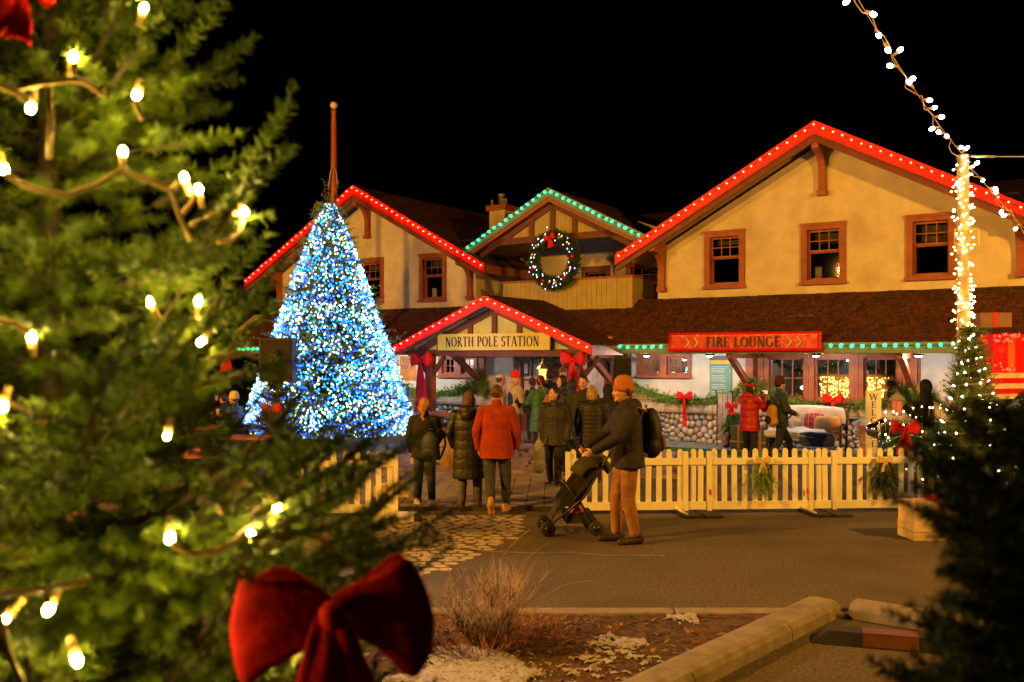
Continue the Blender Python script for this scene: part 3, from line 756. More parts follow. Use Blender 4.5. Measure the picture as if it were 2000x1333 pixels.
MB().bx(-.4,3.2,2.6,2.65,.1,2.6).bx(-.42,-.37,.22,2.6,.1,2.6).bx(-.4,3.2,.22,2.6,2.55,2.6).build('hall_wall', hall_m, bld)
MB().bx(-.4,3.2,.22,2.6,.06,.10).build('hall_floor', timber_dark, bld)
MB().bx(1.95,2.75,2.52,2.6,.9,2.0).build('hall_window', timber, bld); MB().bx(2.08,2.62,2.50,2.52,1.0,1.9).build('hall_window_pane', night_in, bld)
# darker timber wall and lit screen right of the entrance
MB().bx(1.425,2.05,-.03,-.001,.1,2.19).build('dark_wall_board', timber_dark, bld)
scr = MB().bx(1.88,2.03,-.08,-.031,1.42,1.92).build('screen', metal_dark, bld)
for k in range(5): MB().bx(1.90,2.01,-.084,-.081,1.45+k*.09,1.45+k*.09+(.075 if k%2 else .05)).build('screen_row', glow('screen_%d' % (k%3), [(.05,.12,.9),(.5,.6,1),(.1,.3,1)][k%3], 1.6), scr)

# sill-high base of river stones under long sandstone blocks
stone_data = []
for v in range(7):
    bm = bmesh.new(); bmesh.ops.create_icosphere(bm, subdivisions=2, radius=1.0); sd = Vector((v*7.1, v*3.3, 1))
    for q in bm.verts:
        n = mnoise.noise(q.co*1.1+sd); q.co *= 1 + .22*n; q.co.x = math.copysign(abs(q.co.x)**.85, q.co.x); q.co.z = math.copysign(abs(q.co.z)**.85, q.co.z)
    me = bpy.data.meshes.new('stone'); bm.to_mesh(me); bm.free(); me.polygons.foreach_set('use_smooth', [True]*len(me.polygons)); me.materials.append(stone_ms[v]); stone_data.append(me)
def stone_field(x0, x1, z0, z1, y, parent, size=.165, seed=1, fn=None):
    """River stones packed on a wall face: relaxed random cells, one rounded stone per cell."""
    rng = np.random.default_rng(seed); n = int((x1-x0)*(z1-z0)/(size*size*.78)); P = np.stack([rng.uniform(x0,x1,n), rng.uniform(z0,z1,n)], 1)
    S = np.stack([rng.uniform(x0,x1,n*60), rng.uniform(z0,z1,n*60)], 1)
    for it in range(7):
        d = ((S[:,None,:]-P[None])**2).sum(2); k = d.argmin(1); far = 0
        for i in range(n):
            q = S[k==i]
            if len(q): P[i] = q.mean(0)*.9 + P[i]*.1
    d = ((S[:,None,:]-P[None])**2).sum(2); k = d.argmin(1)
    for i in range(n):
        q = S[k==i]-P[i]
        if len(q) < 6: continue
        cv = np.cov(q.T); w, vec = np.linalg.eigh(cv); a = math.atan2(vec[1,1], vec[0,1]); r0, r1 = 1.82*math.sqrt(w[1]), 1.82*math.sqrt(max(w[0],1e-6))
        o = link('stone', stone_data[int(rng.integers(7))], parent); p = Vector((P[i,0], y, P[i,1])); o.location = fn(p) if fn else p
        o.rotation_euler = (0, -a, 0); o.scale = (r0*1.0, .075*rng.uniform(.8,1.25), r1*1.0)
def stone_base(x0, x1, seed):
    w = MB().bx(x0, x1, -.12, -.002, 0, .80).build('stone_base', mortar, bld)
    stone_field(x0+.02, x1-.02, .06, .77, -.135, w, .165, seed)
    x = x0; r3 = random.Random(seed)
    while x < x1-.2:
        L = min(r3.uniform(.75,1.3), x1-x)
        o = MB().prism([(-.25,.79),(-.27,.85),(-.26,.985),(-.22,1.0),(-.10,1.075),(-.002,1.085),(-.002,.79)], lambda a, c, t: (t, a+r3.uniform(-.006,.006), c+r3.uniform(-.006,.006)), x+.006, x+L-.006).build('sandstone_block', sandstone, w)
        x += L
stone_base(2.06, 8.9, 11); stone_base(-4.6, -1.48, 12)
# raised walk along the wall, its front edge coloured green
MB().bx(2.1, 11, -1.55, -.28, 0, .10).build('walk', concrete, bld)
MB().bx(2.1, 11, -1.60, -1.551, 0, .103).build('walk_edge', mat('walk_edge_green', (.05,.30,.21), .6, var=.2), bld)
MB().bx(-2.6, 2.05, -1.2, -.003, 0, .12).build('doorstep', concrete, bld)

# porch: gabled roof on posts, timbered gable
PX, PY, PZ, PS, PH = -.31, -3.0, 3.56, .418, 2.86
for s in (-1, 1):
    e = (PX+s*PH, PZ-PS*PH); n = Vector((s*PS, 1)).normalized()
    MB().prism([(PX,PZ),e,(e[0]-n.x*.1,e[1]-n.y*.1),(PX,PZ-.1/n.y)], lambda a, c, t: (a, t, c), PY+.06, .0).build('porch_roof', soffit_m, bld)
    MB().prism([(PX,PZ+.02),(e[0]+s*.03,e[1]+.01),(e[0]+s*.03,e[1]-.22),(PX,PZ-.24)], lambda a, c, t: (a, t, c), PY-.02, PY+.055).build('porch_barge_board', fascia_m, bld)
    shingles('shingles', (e[0]+s*.02, PY, e[1]+.002), (0,1,0), (-s,0,PS), 3.3, PH*math.hypot(1,PS), .13, .17, .017, seed=50+s)
    MB().prism([(e[0]-.06*s,e[1]-.01),(e[0]+.02*s,e[1]-.02),(e[0]+.02*s,e[1]-.2),(e[0]-.06*s,e[1]-.2)], lambda a, c, t: (a, t, c), PY+.056, -1.5).build('porch_eave_board', timber, bld)
gy = PY + .42
MB().prism([(PX-PH+.35,PZ-PS*(PH-.35)-.14),(PX,PZ-.13),(PX+PH-.35,PZ-PS*(PH-.35)-.14),(PX+PH-.35,2.25),(PX-PH+.35,2.25)], lambda a, c, t: (a, t, c), gy, gy+.08).build('porch_gable', porch_stucco, bld)
for q in (-1.45, -.72, 0, .72, 1.45):
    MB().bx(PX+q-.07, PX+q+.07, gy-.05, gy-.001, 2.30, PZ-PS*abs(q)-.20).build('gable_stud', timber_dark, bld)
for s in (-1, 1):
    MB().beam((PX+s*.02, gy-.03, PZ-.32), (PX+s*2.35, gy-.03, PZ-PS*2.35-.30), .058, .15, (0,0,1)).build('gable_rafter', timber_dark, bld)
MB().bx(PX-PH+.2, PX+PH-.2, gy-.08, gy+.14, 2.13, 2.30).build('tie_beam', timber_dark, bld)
MB().bx(-3.1, 2.5, PY+.5, -1.55, 2.32, 2.34).build('porch_ceiling', soffit_m, bld)
for x in (-2.34, 2.02):
    MB().bx(x-.10, x+.10, gy-.04, gy+.16, .75, 2.13).build('porch_post', timber, bld)
    for s in (-1, 1): MB().beam((x, gy+.06, 1.6), (x+s*.45, gy+.06, 2.12), .09, .10).build('post_brace', timber_dark, bld)
    ped = MB().bx(x-.24, x+.24, gy-.20, gy+.30, 0, .62).build('pedestal', mortar, bld)
    stone_field(x-.23, x+.23, .04, .6, gy-.20, ped, .15, int(50+x*3))
    MB().bx(x-.29, x+.29, gy-.26, gy+.36, .62, .75).build('pedestal_cap', sandstone, ped)

# balcony between the gables under its own green-lit gable
for k in range(27):
    x = -1.62 + k*.1425; MB().bx(x+.003, x+.1395, -.32-.004*(k%2), -.28, 3.1, 4.08).build('balcony_board', boards_m, bld)
for k in range(8):
    y = -.28 + k*.15; MB().bx(2.19, 2.225+.004*(k%2), y+.003, y+.147, 3.1, 4.08).build('balcony_board', boards_m, bld)
MB().bx(-1.66, 2.26, -.36, -.24, 4.081, 4.13).bx(2.16, 2.26, -.239, .95, 4.081, 4.13).build('balcony_rail', timber, bld)
MB().bx(-2.7, 2.7, -.2, 2.4, 3.0, 3.05).build('balcony_floor', timber_dark, bld)
TX, TPZ, TS, THW = -.17, 6.50, .515, 2.72
for s in (-1, 1):
    e = (TX+s*(THW+.2), TPZ-TS*(THW+.2)); n = Vector((s*TS,1)).normalized()
    MB().prism([(TX,TPZ),e,(e[0]-n.x*.1,e[1]-n.y*.1),(TX,TPZ-.1/n.y)], lambda a, c, t: (a, t, c), -.30, 8).build('middle_roof', soffit_m, bld)
    MB().prism([(TX,TPZ+.02),(e[0],e[1]+.02),(e[0],e[1]-.20),(TX,TPZ-.24)], lambda a, c, t: (a, t, c), -.37, -.302).build('middle_barge_board', fascia_tan, bld)
    MB().prism([(TX,TPZ-.245),(e[0],e[1]-.205),(e[0],e[1]-.29),(TX,TPZ-.34)], lambda a, c, t: (a, t, c), -.355, -.25).build('middle_barge_trim', timber, bld)
    shingles('shingles', (e[0], -.32, e[1]+.002), (0,1,0), (-s,0,TS), 8, (THW+.2)*math.hypot(1,TS), .2, .24, .02, seed=70+s)
    MB().beam((TX+s*.03, -.12, TPZ-.42), (TX+s*2.3, -.12, TPZ-TS*2.3-.42), .10, .14).build('truss_rafter', timber_dark, bld)
tb = 5.30
for k in range(30):
    x = TX-1.75+k*.1167; zt = TPZ-TS*abs(x+.058-TX)-.38
    if zt > tb+.06: MB().bx(x+.003, x+.114, -.10-.003*(k%2), -.06, tb, zt).build('gable_board', boards_m, bld)
MB().bx(TX-2.15, TX+2.15, -.17, -.03, tb-.16, tb+.015).build('collar_beam', timber_dark, bld)
for q in (-.66, 0, .66): MB().bx(TX+q-.07, TX+q+.07, -.16, -.101, tb+.016, TPZ-TS*abs(q)-.40).build('truss_post', timber_dark, bld)
MB().wall([(-2.75,3.0),(2.75,3.0),(2.75,5.3),(TX,6.3),(-2.75,5.3)], holes([(-.55,.25,3.7,4.6),(.85,1.85,3.4,4.72)]), 2.2, 2.4).build('balcony_back_wall', stucco, bld)
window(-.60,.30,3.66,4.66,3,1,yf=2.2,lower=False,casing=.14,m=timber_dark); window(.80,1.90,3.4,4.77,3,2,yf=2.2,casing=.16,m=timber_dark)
MB().bx(-2.6,2.6,3.4,3.45,3.1,5.2).build('upstairs_room', night_in, bld)
# chimney with cap and flues
ch = MB().bx(-4.40,-3.82,3.0,3.6,5.2,6.70).build('chimney', stucco, bld)
MB().bx(-4.48,-3.74,2.92,3.68,6.70,6.87).build('cap', timber, ch)
MB().lathe([(.09,6.87),(.09,7.20),(.12,7.21),(.12,7.26),(.07,7.27)], 12, (-4.14,3.3,0)).build('flue', mat('galvanised', (.42,.40,.36), .45, metal=.6), ch, True)
for x in (-4.36,-3.94,-3.84): MB().lathe([(.045,6.87),(.045,7.05),(.055,7.06)], 8, (x,3.1,0)).build('flue', MATS['galvanised'], ch, True)
# main roof behind
MB().prism([(3.5,5.6),(8,7.0),(12.5,5.4)], lambda a, c, t: (t, a, c), -10.5, 10.5).build('main_roof', shingle_m, bld)

# ------------------------------------------------------------------ lounge and other rooms seen through the panes
room_m = mat('lounge_wall', (.16,.11,.08), .9)
MB().bx(5.0,9.2,4.0,4.05,.1,2.55).bx(4.95,5.0,.23,4,.1,2.55).bx(9.2,9.25,.23,4,.1,2.55).bx(5.0,9.2,.23,4,.05,.1).build('lounge_wall', room_m, bld)
MB().bx(5.0,9.2,.23,4,2.5,2.55).build('lounge_ceiling', mat('lounge_ceiling', (.4,.34,.27), .9), bld)
MB().bx(2.0,4.1,1.6,1.65,.1,2.5).bx(2.0,2.05,.23,1.6,.1,2.5).bx(4.05,4.1,.23,1.6,.1,2.5).bx(2.0,4.1,.23,1.6,2.45,2.5).build('side_room_wall', room_m, bld)
MB().bx(-4.2,-2.4,.9,.95,.1,2.5).build('office_wall', hall_m, bld)
# ================================================================== LAMPS
def point(loc, power, col, radius, parent=None):
    d = bpy.data.lights.new('lamp_light', 'POINT'); d.energy = power; d.color = col; d.shadow_soft_size = radius
    o = link('lamp_light', d, parent); o.location = loc; return o
SODIUM = (1.0, .42, .045)
def street_lamp(label, base, aim, power, h=6.1, size=126):
    """A tall road lamp: tapered post, arm and hooded head; its reflector throws the light along the street."""
    o = thing('street_lamp', label, 'street lamp', base); a = (Vector(aim) - Vector(base)); a.z = 0; a.normalize()
    MB().lathe([(.16,0),(.16,.1),(.09,.14),(.055,h)], 12).build('post', metal_dark, o, True)
    MB().tube([(0,0,h-.3), a*.5+Vector((0,0,h+.05)), a*1.3+Vector((0,0,h+.15))], .035, 8).build('arm', metal_dark, o, True)
    hp = a*1.55+Vector((0,0,h+.1)); MB().ell(hp, (.34,.34,.10), 14, 8).build('hood', metal_dark, o, True)
    MB().ell(hp-Vector((0,0,.09)), (.22,.22,.06), 12, 6).build('lens', glow('sodium_lens', SODIUM, 6), o, True)
    d = bpy.data.lights.new('lamp_light', 'SPOT'); d.energy = power; d.color = SODIUM; d.spot_size = R(size); d.spot_blend = .35; d.shadow_soft_size = .35
    s = link('lamp_light', d, o); s.location = hp + a*.45 - Vector((0,0,.2)); s.rotation_euler = (Vector(aim) - Vector(base) - s.location).to_track_quat('-Z', 'Y').to_euler()
    return o
street_lamp('tall road lamp beyond the lit foreground tree', (-10.5, 3.2, 0), (-.5, 21, 3.2), 8200, size=140)
street_lamp('unseen second road lamp added on the left to soften shadows on the gable', (-15.5, 9.5, 0), (-1.0, 22, 3.0), 5600, size=120)  # unseen lamp added so the lit tree's shadow on the gable is softer
street_lamp('tall road lamp beyond the dark foreground tree', (11.5, 4.6, 0), (3.0, 17, 2.0), 5200, size=146)

WHITE = (1.0, .91, .82)
def soffit_lamp(lx, label, power=26, ly=-1.15, z=2.175):
    o = thing('soffit_lamp', label, 'lamp', bw(lx, ly, z), -TH, 'round lamps under the eave')
    MB().lathe([(.10,.015),(.10,-.02),(.085,-.03)], 14).build('rim', metal_dark, o, True)
    MB().ell((0,0,-.03), (.075,.075,.025), 12, 6).build('diffuser', glow('soffit_diffuser', WHITE, 14), o, True)
    point((0,0,-.10), power*1.75, WHITE, .06, o)
for lx, t, p in ((3.0,'over the small lounge windows',26),(4.55,'over the green notice panel',24),(6.9,'between the tall lounge windows',30),(8.9,'over the right end of the lounge wall',22),(-3.9,'over the ticket window by the porch',34),(-5.6,'over the tour notice board',22),(-8.4,'over the far end of the wall',18)):
    soffit_lamp(lx, 'round white lamp under the eave ' + t, p)
o = thing('porch_lamp', 'round lamp under the porch ceiling before the door', 'lamp', bw(-.2,-1.75,2.30), -TH)
MB().lathe([(.12,.0),(.12,-.03),(.1,-.05)], 14).build('rim', metal_dark, o, True); MB().ell((0,0,-.05), (.09,.09,.03), 12, 6).build('diffuser', MATS['soffit_diffuser'], o, True); point((0,0,-.14), 16, (1,.72,.42), .08, o)
o = thing('hall_lamp', 'ceiling lamp in the bright entrance hall', 'lamp', bw(1.1,1.6,2.5), -TH)
MB().ell((0,0,-.05), (.18,.18,.07), 14, 8).build('diffuser', glow('hall_diffuser', (1,.82,.70), 8), o, True); point((0,0,-.18), 60, (1,.80,.68), .12, o)
o = thing('lounge_lamp', 'white dome lamp on the lounge ceiling', 'lamp', bw(6.3,1.55,2.42), -TH)
MB().ell((0,0,-.06), (.20,.20,.10), 16, 10).build('diffuser', glow('dome_diffuser', (1,.92,.80), 4), o, True); MB().lathe([(.07,.08),(.07,0),(.02,0)], 10).build('mount', brass, o); point((0,0,-.26), 50, WHITE, .15, o)
o = thing('side_room_lamp', 'small lamp in the room behind the small windows', 'lamp', bw(2.6,1.3,2.2), -TH); MB().ell((0,0,0), .07, 12, 8).build('globe', glow('globe_warm', (1,.75,.5), 7), o, True); MB().tube([(0,0,.06),(0,0,.24)], .01, 6).build('rod', brass, o); point((0,-.1,-.05), 14, (1,.75,.5), .06, o)
o = thing('office_lamp', 'lamp behind the ticket window by the porch', 'lamp', bw(-3.3,.6,2.3), -TH); MB().ell((0,0,0), (.12,.12,.05), 12, 8).build('diffuser', MATS['hall_diffuser'], o, True); point((0,0,-.12), 14, (.95,.9,1), .1, o)

# lanterns by the entrance
def lantern(name, label, loc, s, body, gl, post=0.0):
    o = thing(name, label, 'lantern', loc)
    MB().lathe([(.13*s,0),(.15*s,.02*s),(.11*s,.03*s)], 6).lathe([(.13*s,.36*s),(.19*s,.37*s),(.12*s,.47*s),(.05*s,.53*s),(.03*s,.60*s),(.012*s,.66*s)], 6).build('cap', body, o)
    for k in range(6):
        a = k*math.pi/3; MB().tube([(.11*s*math.cos(a),.11*s*math.sin(a),.03*s),(.135*s*math.cos(a),.135*s*math.sin(a),.365*s)], .008*s, 5).build('bar', body, o)
    MB().lathe([(.095*s,.035*s),(.118*s,.36*s)], 6).build('glazing', gl, o)
    if post: MB().tube([(0,0,0),(0,0,-post)], [.03,.05], 8).build('post', body, o)
    return o
lantern('brass_lantern', 'glowing brass lantern with a crown top by the door', at(1060,744,22.2), .78, brass, glow('lantern_glass', (1,.68,.16), 1.6))
lantern('post_lantern', 'grey glass lantern on a post in front of the hall', at(1100,748,20.2), .66, mat('aged_copper', (.16,.09,.07), .5, metal=.4), mat('milk_glass', (.5,.46,.47), .3), at(1100,748,20.2).z-.01)

# ================================================================== STRINGS OF ROOF LIGHTS
fdir = Vector((-ST, -CT, 0))
def roofline(name, label, pts, spacing, r, m, long=1.4): return light_string(name, label, [bw(*p) for p in pts], spacing, r, m, fdir, long=long)
for sgn, nm in ((-1,'gable behind the flagpole'),(1,'large gable above the lounge')):
    cx = GX*sgn; e = GP-GS*GH
    roofline('red_light_string', 'string of red bulbs along the '+nm, [(cx-GH,-.73,e-.06),(cx,-.73,GP-.06),(cx+GH,-.73,e-.06)], .222, .0225, red_bulb)
roofline('red_light_string', 'string of red bulbs along the porch gable', [(PX-PH,PY-.03,PZ-PS*PH-.05),(PX,PY-.03,PZ-.05),(PX+PH,PY-.03,PZ-PS*PH-.05)], .222, .0215, red_bulb)
roofline('green_light_string', 'string of green bulbs along the middle gable', [(TX-THW-.1,-.38,TPZ-TS*(THW+.1)-.06),(TX,-.38,TPZ-.06),(TX+THW,-.38,TPZ-TS*THW-.06)], .20, .034, teal_bulb, 1.7)
roofline('green_light_string', 'short string of green bulbs between the porch and the red banner', [(2.5,EY-.08,EZ-.07),(3.78,EY-.08,EZ-.07)], .205, .034, teal_bulb, 1.7)
roofline('green_light_string', 'string of green bulbs along the eave right of the red banner', [(7.25,EY-.08,EZ-.07),(12,EY-.08,EZ-.07)], .205, .034, teal_bulb, 1.7)
roofline('green_light_string', 'string of green bulbs along the eave behind the lit tree', [(-11.7,EY-.08,EZ-.07),(-3.3,EY-.08,EZ-.07)], .205, .034, teal_bulb, 1.7)

# ================================================================== SIGNS
ink = mat('sign_ink', (.015,.014,.02), .5); gold_m = mat('gold_vinyl', (.66,.62,.08), .32, var=.08, vscale=3, bump=.25, bscale=5, coat=.3)
sg = thing('station_sign', 'gold banner lettered NORTH POLE STATION on the porch gable', 'sign', bw(-.29,-2.76,2.28), -TH)
MB().bx(-1.63,1.63,0,.03,0,.40).build('panel', gold_m, sg); MB().bx(-1.66,-1.632,-.01,.04,-.01,.41).bx(1.632,1.66,-.01,.04,-.01,.41).build('end_batten', timber_dark, sg)
lettering(sg, 'NORTH POLE STATION', -.02, .085, .245, -.003, ink, gap=.10, width=2.72)
sg = thing('lounge_banner', 'red vinyl banner lettered FIRE LOUNGE with arrows', 'banner', bw(5.50,-1.76,2.24), -TH)
nx_, ny_ = 40, 7; vs = [(-1.68+3.36*i/(nx_-1), -.012*abs(math.sin(i*.9))-.008*math.sin(i*2.3+j), .41*j/(ny_-1)) for j in range(ny_) for i in range(nx_)]
pn = MB().add(vs, [(j*nx_+i,j*nx_+i+1,(j+1)*nx_+i+1,(j+1)*nx_+i) for j in range(ny_-1) for i in range(nx_-1)]).build('cloth', mat('red_vinyl', (.58,.012,.008), .28, var=.08, bump=.35, bscale=4, coat=.35), sg, True, fix=False)
so = pn.modifiers.new('thick','SOLIDIFY'); so.thickness = .006
lettering(sg, 'FIRE LOUNGE', .03, .09, .225, -.026, ink, gap=.10, width=1.62)
tan_m = mat('arrow_ink', (.62,.42,.26), .5)
for x0 in (-1.22,-1.02,1.02,1.22):
    MB().prism([(x0-.05,.09),(x0-.015,.09),(x0+.075,.2),(x0-.015,.31),(x0-.05,.31),(x0+.035,.2)], lambda a, c, t: (a, t, c), -.026, -.034).build('arrow', tan_m, sg)
sg = thing('tour_sign', 'orange board lettered TOUR PICK UP in a white frame', 'sign', bw(-5.16,-.05,1.20), -TH)
MB().bx(-.36,.36,0,.03,0,.98).build('frame', mat('white_frame', (.72,.68,.62), .5), sg); MB().bx(-.31,.31,-.012,-.001,.22,.94).build('panel', mat('orange_board', (.60,.22,.05), .6), sg)
lettering(sg, 'TOUR', 0, .74, .13, -.014, mat('sign_grey', (.12,.13,.16), .5), gap=.25, sans=True, width=.40); lettering(sg, 'PICK UP', 0, .56, .12, -.014, MATS['sign_grey'], gap=.18, sans=True, width=.50)
MB().bx(-.31,.31,-.012,-.001,.03,.17).build('lower_panel', mat('paper_white', (.7,.7,.7), .6), sg)
sg = thing('notice_panel', 'teal notice panel with a yellow band and small white print', 'sign', bw(4.38,-.04,1.12), -TH)
MB().bx(-.27,.27,0,.03,0,1.02).build('panel', mat('teal_panel', (.10,.27,.26), .45, var=.05), sg); MB().bx(-.27,.27,-.006,-.001,.83,.92).build('yellow_band', mat('yellow_band', (.72,.45,.04), .5), sg); MB().bx(-.27,.27,-.006,-.001,.925,1.02).build('photo_strip', mat('photo_strip', (.12,.14,.16), .4), sg)
pb = MB()
for k in range(17):
    if k in (4, 9, 13): continue
    pb.bx(-.23, .05+rnd.uniform(.02,.16), -.004, -.001, .76-k*.042, .775-k*.042)
pb.build('print_lines', mat('print_white', (.42,.5,.5), .6), sg)

# ================================================================== GREENERY ON THE BUILDING
def garland(name, label, pts, thick=.16, droop=.8, per=150, m=None, seed=1, nl=.075):
    """Cedar rope: sprays hanging and pointing along a swag."""
    rng = np.random.default_rng(seed); P = [Vector(p) for p in pts]; o = thing(name, label, 'garland', P[0], 0, 'cedar garlands on the station wall'); p0 = P[0]
    MB().tube([p-p0 for p in P], .018, 6).build('rope', wire_dark, o)
    B_, D_, L_ = [], [], []
    for a, b in zip(P, P[1:]):
        d = b - a; n = max(2, int(d.length*per)); dn = np.array(d.normalized())
        for k in range(n):
            q = np.array(a.lerp(b, rng.random()) - p0); s = rng.normal(size=3); s[2] -= droop*1.1; s = s/np.linalg.norm(s)
            s = s + dn*rng.uniform(-.5,.9); s = s/np.linalg.norm(s); B_.append(q); D_.append(s); L_.append(thick*rng.uniform(.7,1.5))
    B_, D_, L_ = np.array(B_), np.array(D_), np.array(L_)
    T = needles(B_, D_, L_, 210, nl*.68, .015, rng, .6, 1.0, wind=.35); tri_obj('sprays', np.concatenate([T, twig_tris(B_, D_, L_, .004)], 0), m or cedar_m, o)
    return o
def swag(a, b, sag, n=14): return [Vector(a).lerp(Vector(b), t/n) - Vector((0,0,sag*(1-(2*t/n-1)**2))) for t in range(n+1)]
garland('cedar_garland', 'cedar garland sagging over the stone wall left of the notice panel', swag(bw(2.15,-.22,1.50), bw(5.0,-.22,1.42), .36), seed=1)
garland('cedar_garland', 'cedar garland sagging under the tall lounge windows', swag(bw(5.2,-.22,1.50), bw(8.62,-.22,1.35), .34), seed=2)
garland('cedar_garland', 'bushy cedar bunch at the foot of the brace by the lounge', [bw(8.35,-.25,1.48), bw(8.75,-.25,1.52), bw(9.0,-.25,1.3)], .2, seed=3, per=160)
garland('cedar_garland', 'cedar bunch at the foot of the brace above the red coat', [bw(4.9,-.22,1.50), bw(5.2,-.25,1.58), bw(5.45,-.22,1.40)], .15, seed=4, per=150)
garland('cedar_garland', 'cedar garland below the ticket window behind the porch post', swag(bw(-5.6,-.2,1.42), bw(-2.5,-.2,1.5), .36), seed=5)
garland('cedar_garland', 'cedar bunch hanging at the brace beside the porch wall', [bw(-2.55,-.22,1.75), bw(-2.35,-.25,1.45), bw(-2.3,-.22,1.1)], .17, seed=6, per=170)
garland('frosted_garland', 'frosted grey garland along the top of the entrance', swag(bw(-1.3,-.3,2.12), bw(2.2,-.3,2.1), .04), .12, m=mat('frosted_spray', (.20,.17,.16), .6, var=.5), seed=7)
garland('pine_garland', 'dark pine garland inside the hall opening', swag(bw(-.3,.05,2.02), bw(1.3,.05,2.0), .06), .10, m=needle_m, seed=8)
garland('pine_garland', 'dark garland hanging inside the tall lounge windows', swag(bw(5.3,1.0,2.1), bw(6.9,1.0,2.05), .25), .10, m=needle_m, seed=9)
garland('pine_garland', 'dark garland hanging inside the last lounge window', swag(bw(7.3,1.0,2.05), bw(8.7,1.0,2.1), .28), .10, m=needle_m, seed=10)
garland('cedar_bunch', 'cedar bunch tucked behind the porch bow by the entrance', [bw(1.75,-2.75,2.18), bw(2.3,-2.75,2.2)], .13, seed=14, per=150)

fv = (-ST, -CT)
bow('wall_bow', bw(3.62,-.38,1.18), .40, fv, 'red bow with one long tail on the stone wall garland', tail=1.85, tails=1)
bow('wall_bow', bw(7.05,-.38,1.20), .44, fv, 'red bow above the fur draped bench', tail=1.2, tails=1)
bow('porch_bow', bw(-2.36,-2.86,2.02), .66, fv, 'large red bow with long tails on the left porch post', tail=2.0)
bow('porch_bow', bw(2.02,-2.86,2.06), .66, fv, 'large red bow on the porch post beside the dark green speaker', tail=1.8)
bow('eave_bow', at(442,690,26.5), .62, (0,-1), 'red bow at the far corner behind the seated people', tail=.9)

# wreath hanging from the middle gable
wr = thing('wreath', 'round fir wreath with white lights and baubles below the middle gable', 'wreath', bw(.12,-.52,4.60), -TH)
rng = np.random.default_rng(31); n = 1500; a = rng.random(n)*2*np.pi; ph = rng.random(n)*2*np.pi
Pw = np.stack([.60*np.cos(a)+.05*np.cos(ph)*np.cos(a), .06*np.sin(ph), .60*np.sin(a)+.05*np.cos(ph)*np.sin(a)], 1)
rad = np.stack([np.cos(a), np.zeros(n), np.sin(a)], 1); tan = np.stack([-np.sin(a), np.zeros(n), np.cos(a)], 1)
Dw = unit(rad*np.cos(ph)[:,None]*.8 + np.array([[0,-1,0]])*np.abs(np.sin(ph))[:,None]*.6 + tan*rng.uniform(.2,.9,n)[:,None]); Lw = rng.uniform(.09,.19,n)
tri_obj('foliage', np.concatenate([needles(Pw, Dw, Lw, 190, .055, .014, rng, .7, 1.0), twig_tris(Pw, Dw, Lw, .004)], 0), needle_m, wr)
MB().tube([(.6*math.cos(t*math.pi/12), 0, .6*math.sin(t*math.pi/12)) for t in range(25)], .035, 6).build('ring', wire_dark, wr)
red_ball, gold_ball = mat('red_bauble', (.55,.01,.015), .18, metal=.5, var=.03), mat('gold_bauble', (.62,.42,.10), .22, metal=.7, var=.03)
for k, (ang, m_) in enumerate([(110,red_ball),(68,gold_ball),(38,red_ball),(5,red_ball),(335,red_ball),(308,red_ball),(282,gold_ball),(262,red_ball),(242,red_ball),(200,red_ball),(165,gold_ball),(140,gold_ball)]):
    MB().ell((.6*math.cos(R(ang)),-.13,.6*math.sin(R(ang))), .062, 14, 10).build('bauble', m_, wr, True)
me = bulb_mesh(.0135, glow('cool_mini', (.42,.62,1), 3)); me2 = bulb_mesh(.0135, glow('warm_mini', (1,.75,.3), 4))
for k in range(60):
    t = rng.random()*2*np.pi; rr = .6+rng.normal()*.07; place('bulb', me if rng.random()<.75 else me2, (rr*math.cos(t), -.15-.05*rng.random(), rr*math.sin(t)), wr)
MB().tube([(0,0,.62),(0,.05,1.0)], .008, 5).build('hanger', wire_dark, wr)
bow('wreath_bow', bw(.06,-.68,5.16), .34, fv, 'red bow tied on top of the hanging wreath', tail=.8, roll=.25)

# added lamp hidden behind the near fir to light the planting bed
bo = thing('bed_fill_lamp', 'short shaded lamp added unseen behind the near fir to light the bed', 'lamp', (-4.4, 8.7, 0))
MB().lathe([(.09,0),(.09,.08),(.045,.1),(.04,2.5)], 14).build('post', metal_dark, bo, True); MB().lathe([(.24,2.5),(.22,2.56),(.06,2.66),(.03,2.72)], 16).build('shade', metal_dark, bo, True); MB().ell((0,0,2.50), (.10,.10,.06), 12, 8).build('lens', glow('bed_fill_lens', (1,.62,.40), 8), bo, True)
d = bpy.data.lights.new('lamp_light', 'SPOT'); d.energy = 1800; d.color = (1,.64,.45); d.spot_size = R(92); d.spot_blend = .6; d.shadow_soft_size = .08
q = link('lamp_light', d, bo); q.location = (0,0,2.40); q.rotation_euler = (Vector((-.2,6.5,0)) - Vector((-4.4,8.7,2.4))).to_track_quat('-Z','Y').to_euler()
# ================================================================== THE TALL LIT TREE AND THE FLAGPOLE
TB = Vector((-4.25, 21.5, 0)); TRH, TRR = 5.72, 1.95
def big_r(z): t = max(0, min(1, (z-.35)/(TRH-.35))); return TRR*(1-t)**.84*.97 + .09
tr = thing('lit_tree', 'tall fir thickly covered with blue and white lights', 'christmas tree', TB)
rng = np.random.default_rng(77)
brs = fir_branches((0,0,0), TRH, big_r, .35, TRH-.12, .115, rng, per_layer=17, pitch=(-.02,.28))
brs += [(np.array([0,0,TRH-.25]), unit(np.array([math.cos(q)*.25, math.sin(q)*.25, 0.])), 2.2, .16) for q in (0,2,4)]
T, W, _ = fir_mesh(brs, rng, .30, .13, 48, .085, .016, sag=.05)
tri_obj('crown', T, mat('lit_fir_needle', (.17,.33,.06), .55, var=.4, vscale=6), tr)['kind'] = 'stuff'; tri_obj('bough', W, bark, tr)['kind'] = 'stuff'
trunk(TRH, (0,0,0), .13, tr, TRH+.25)
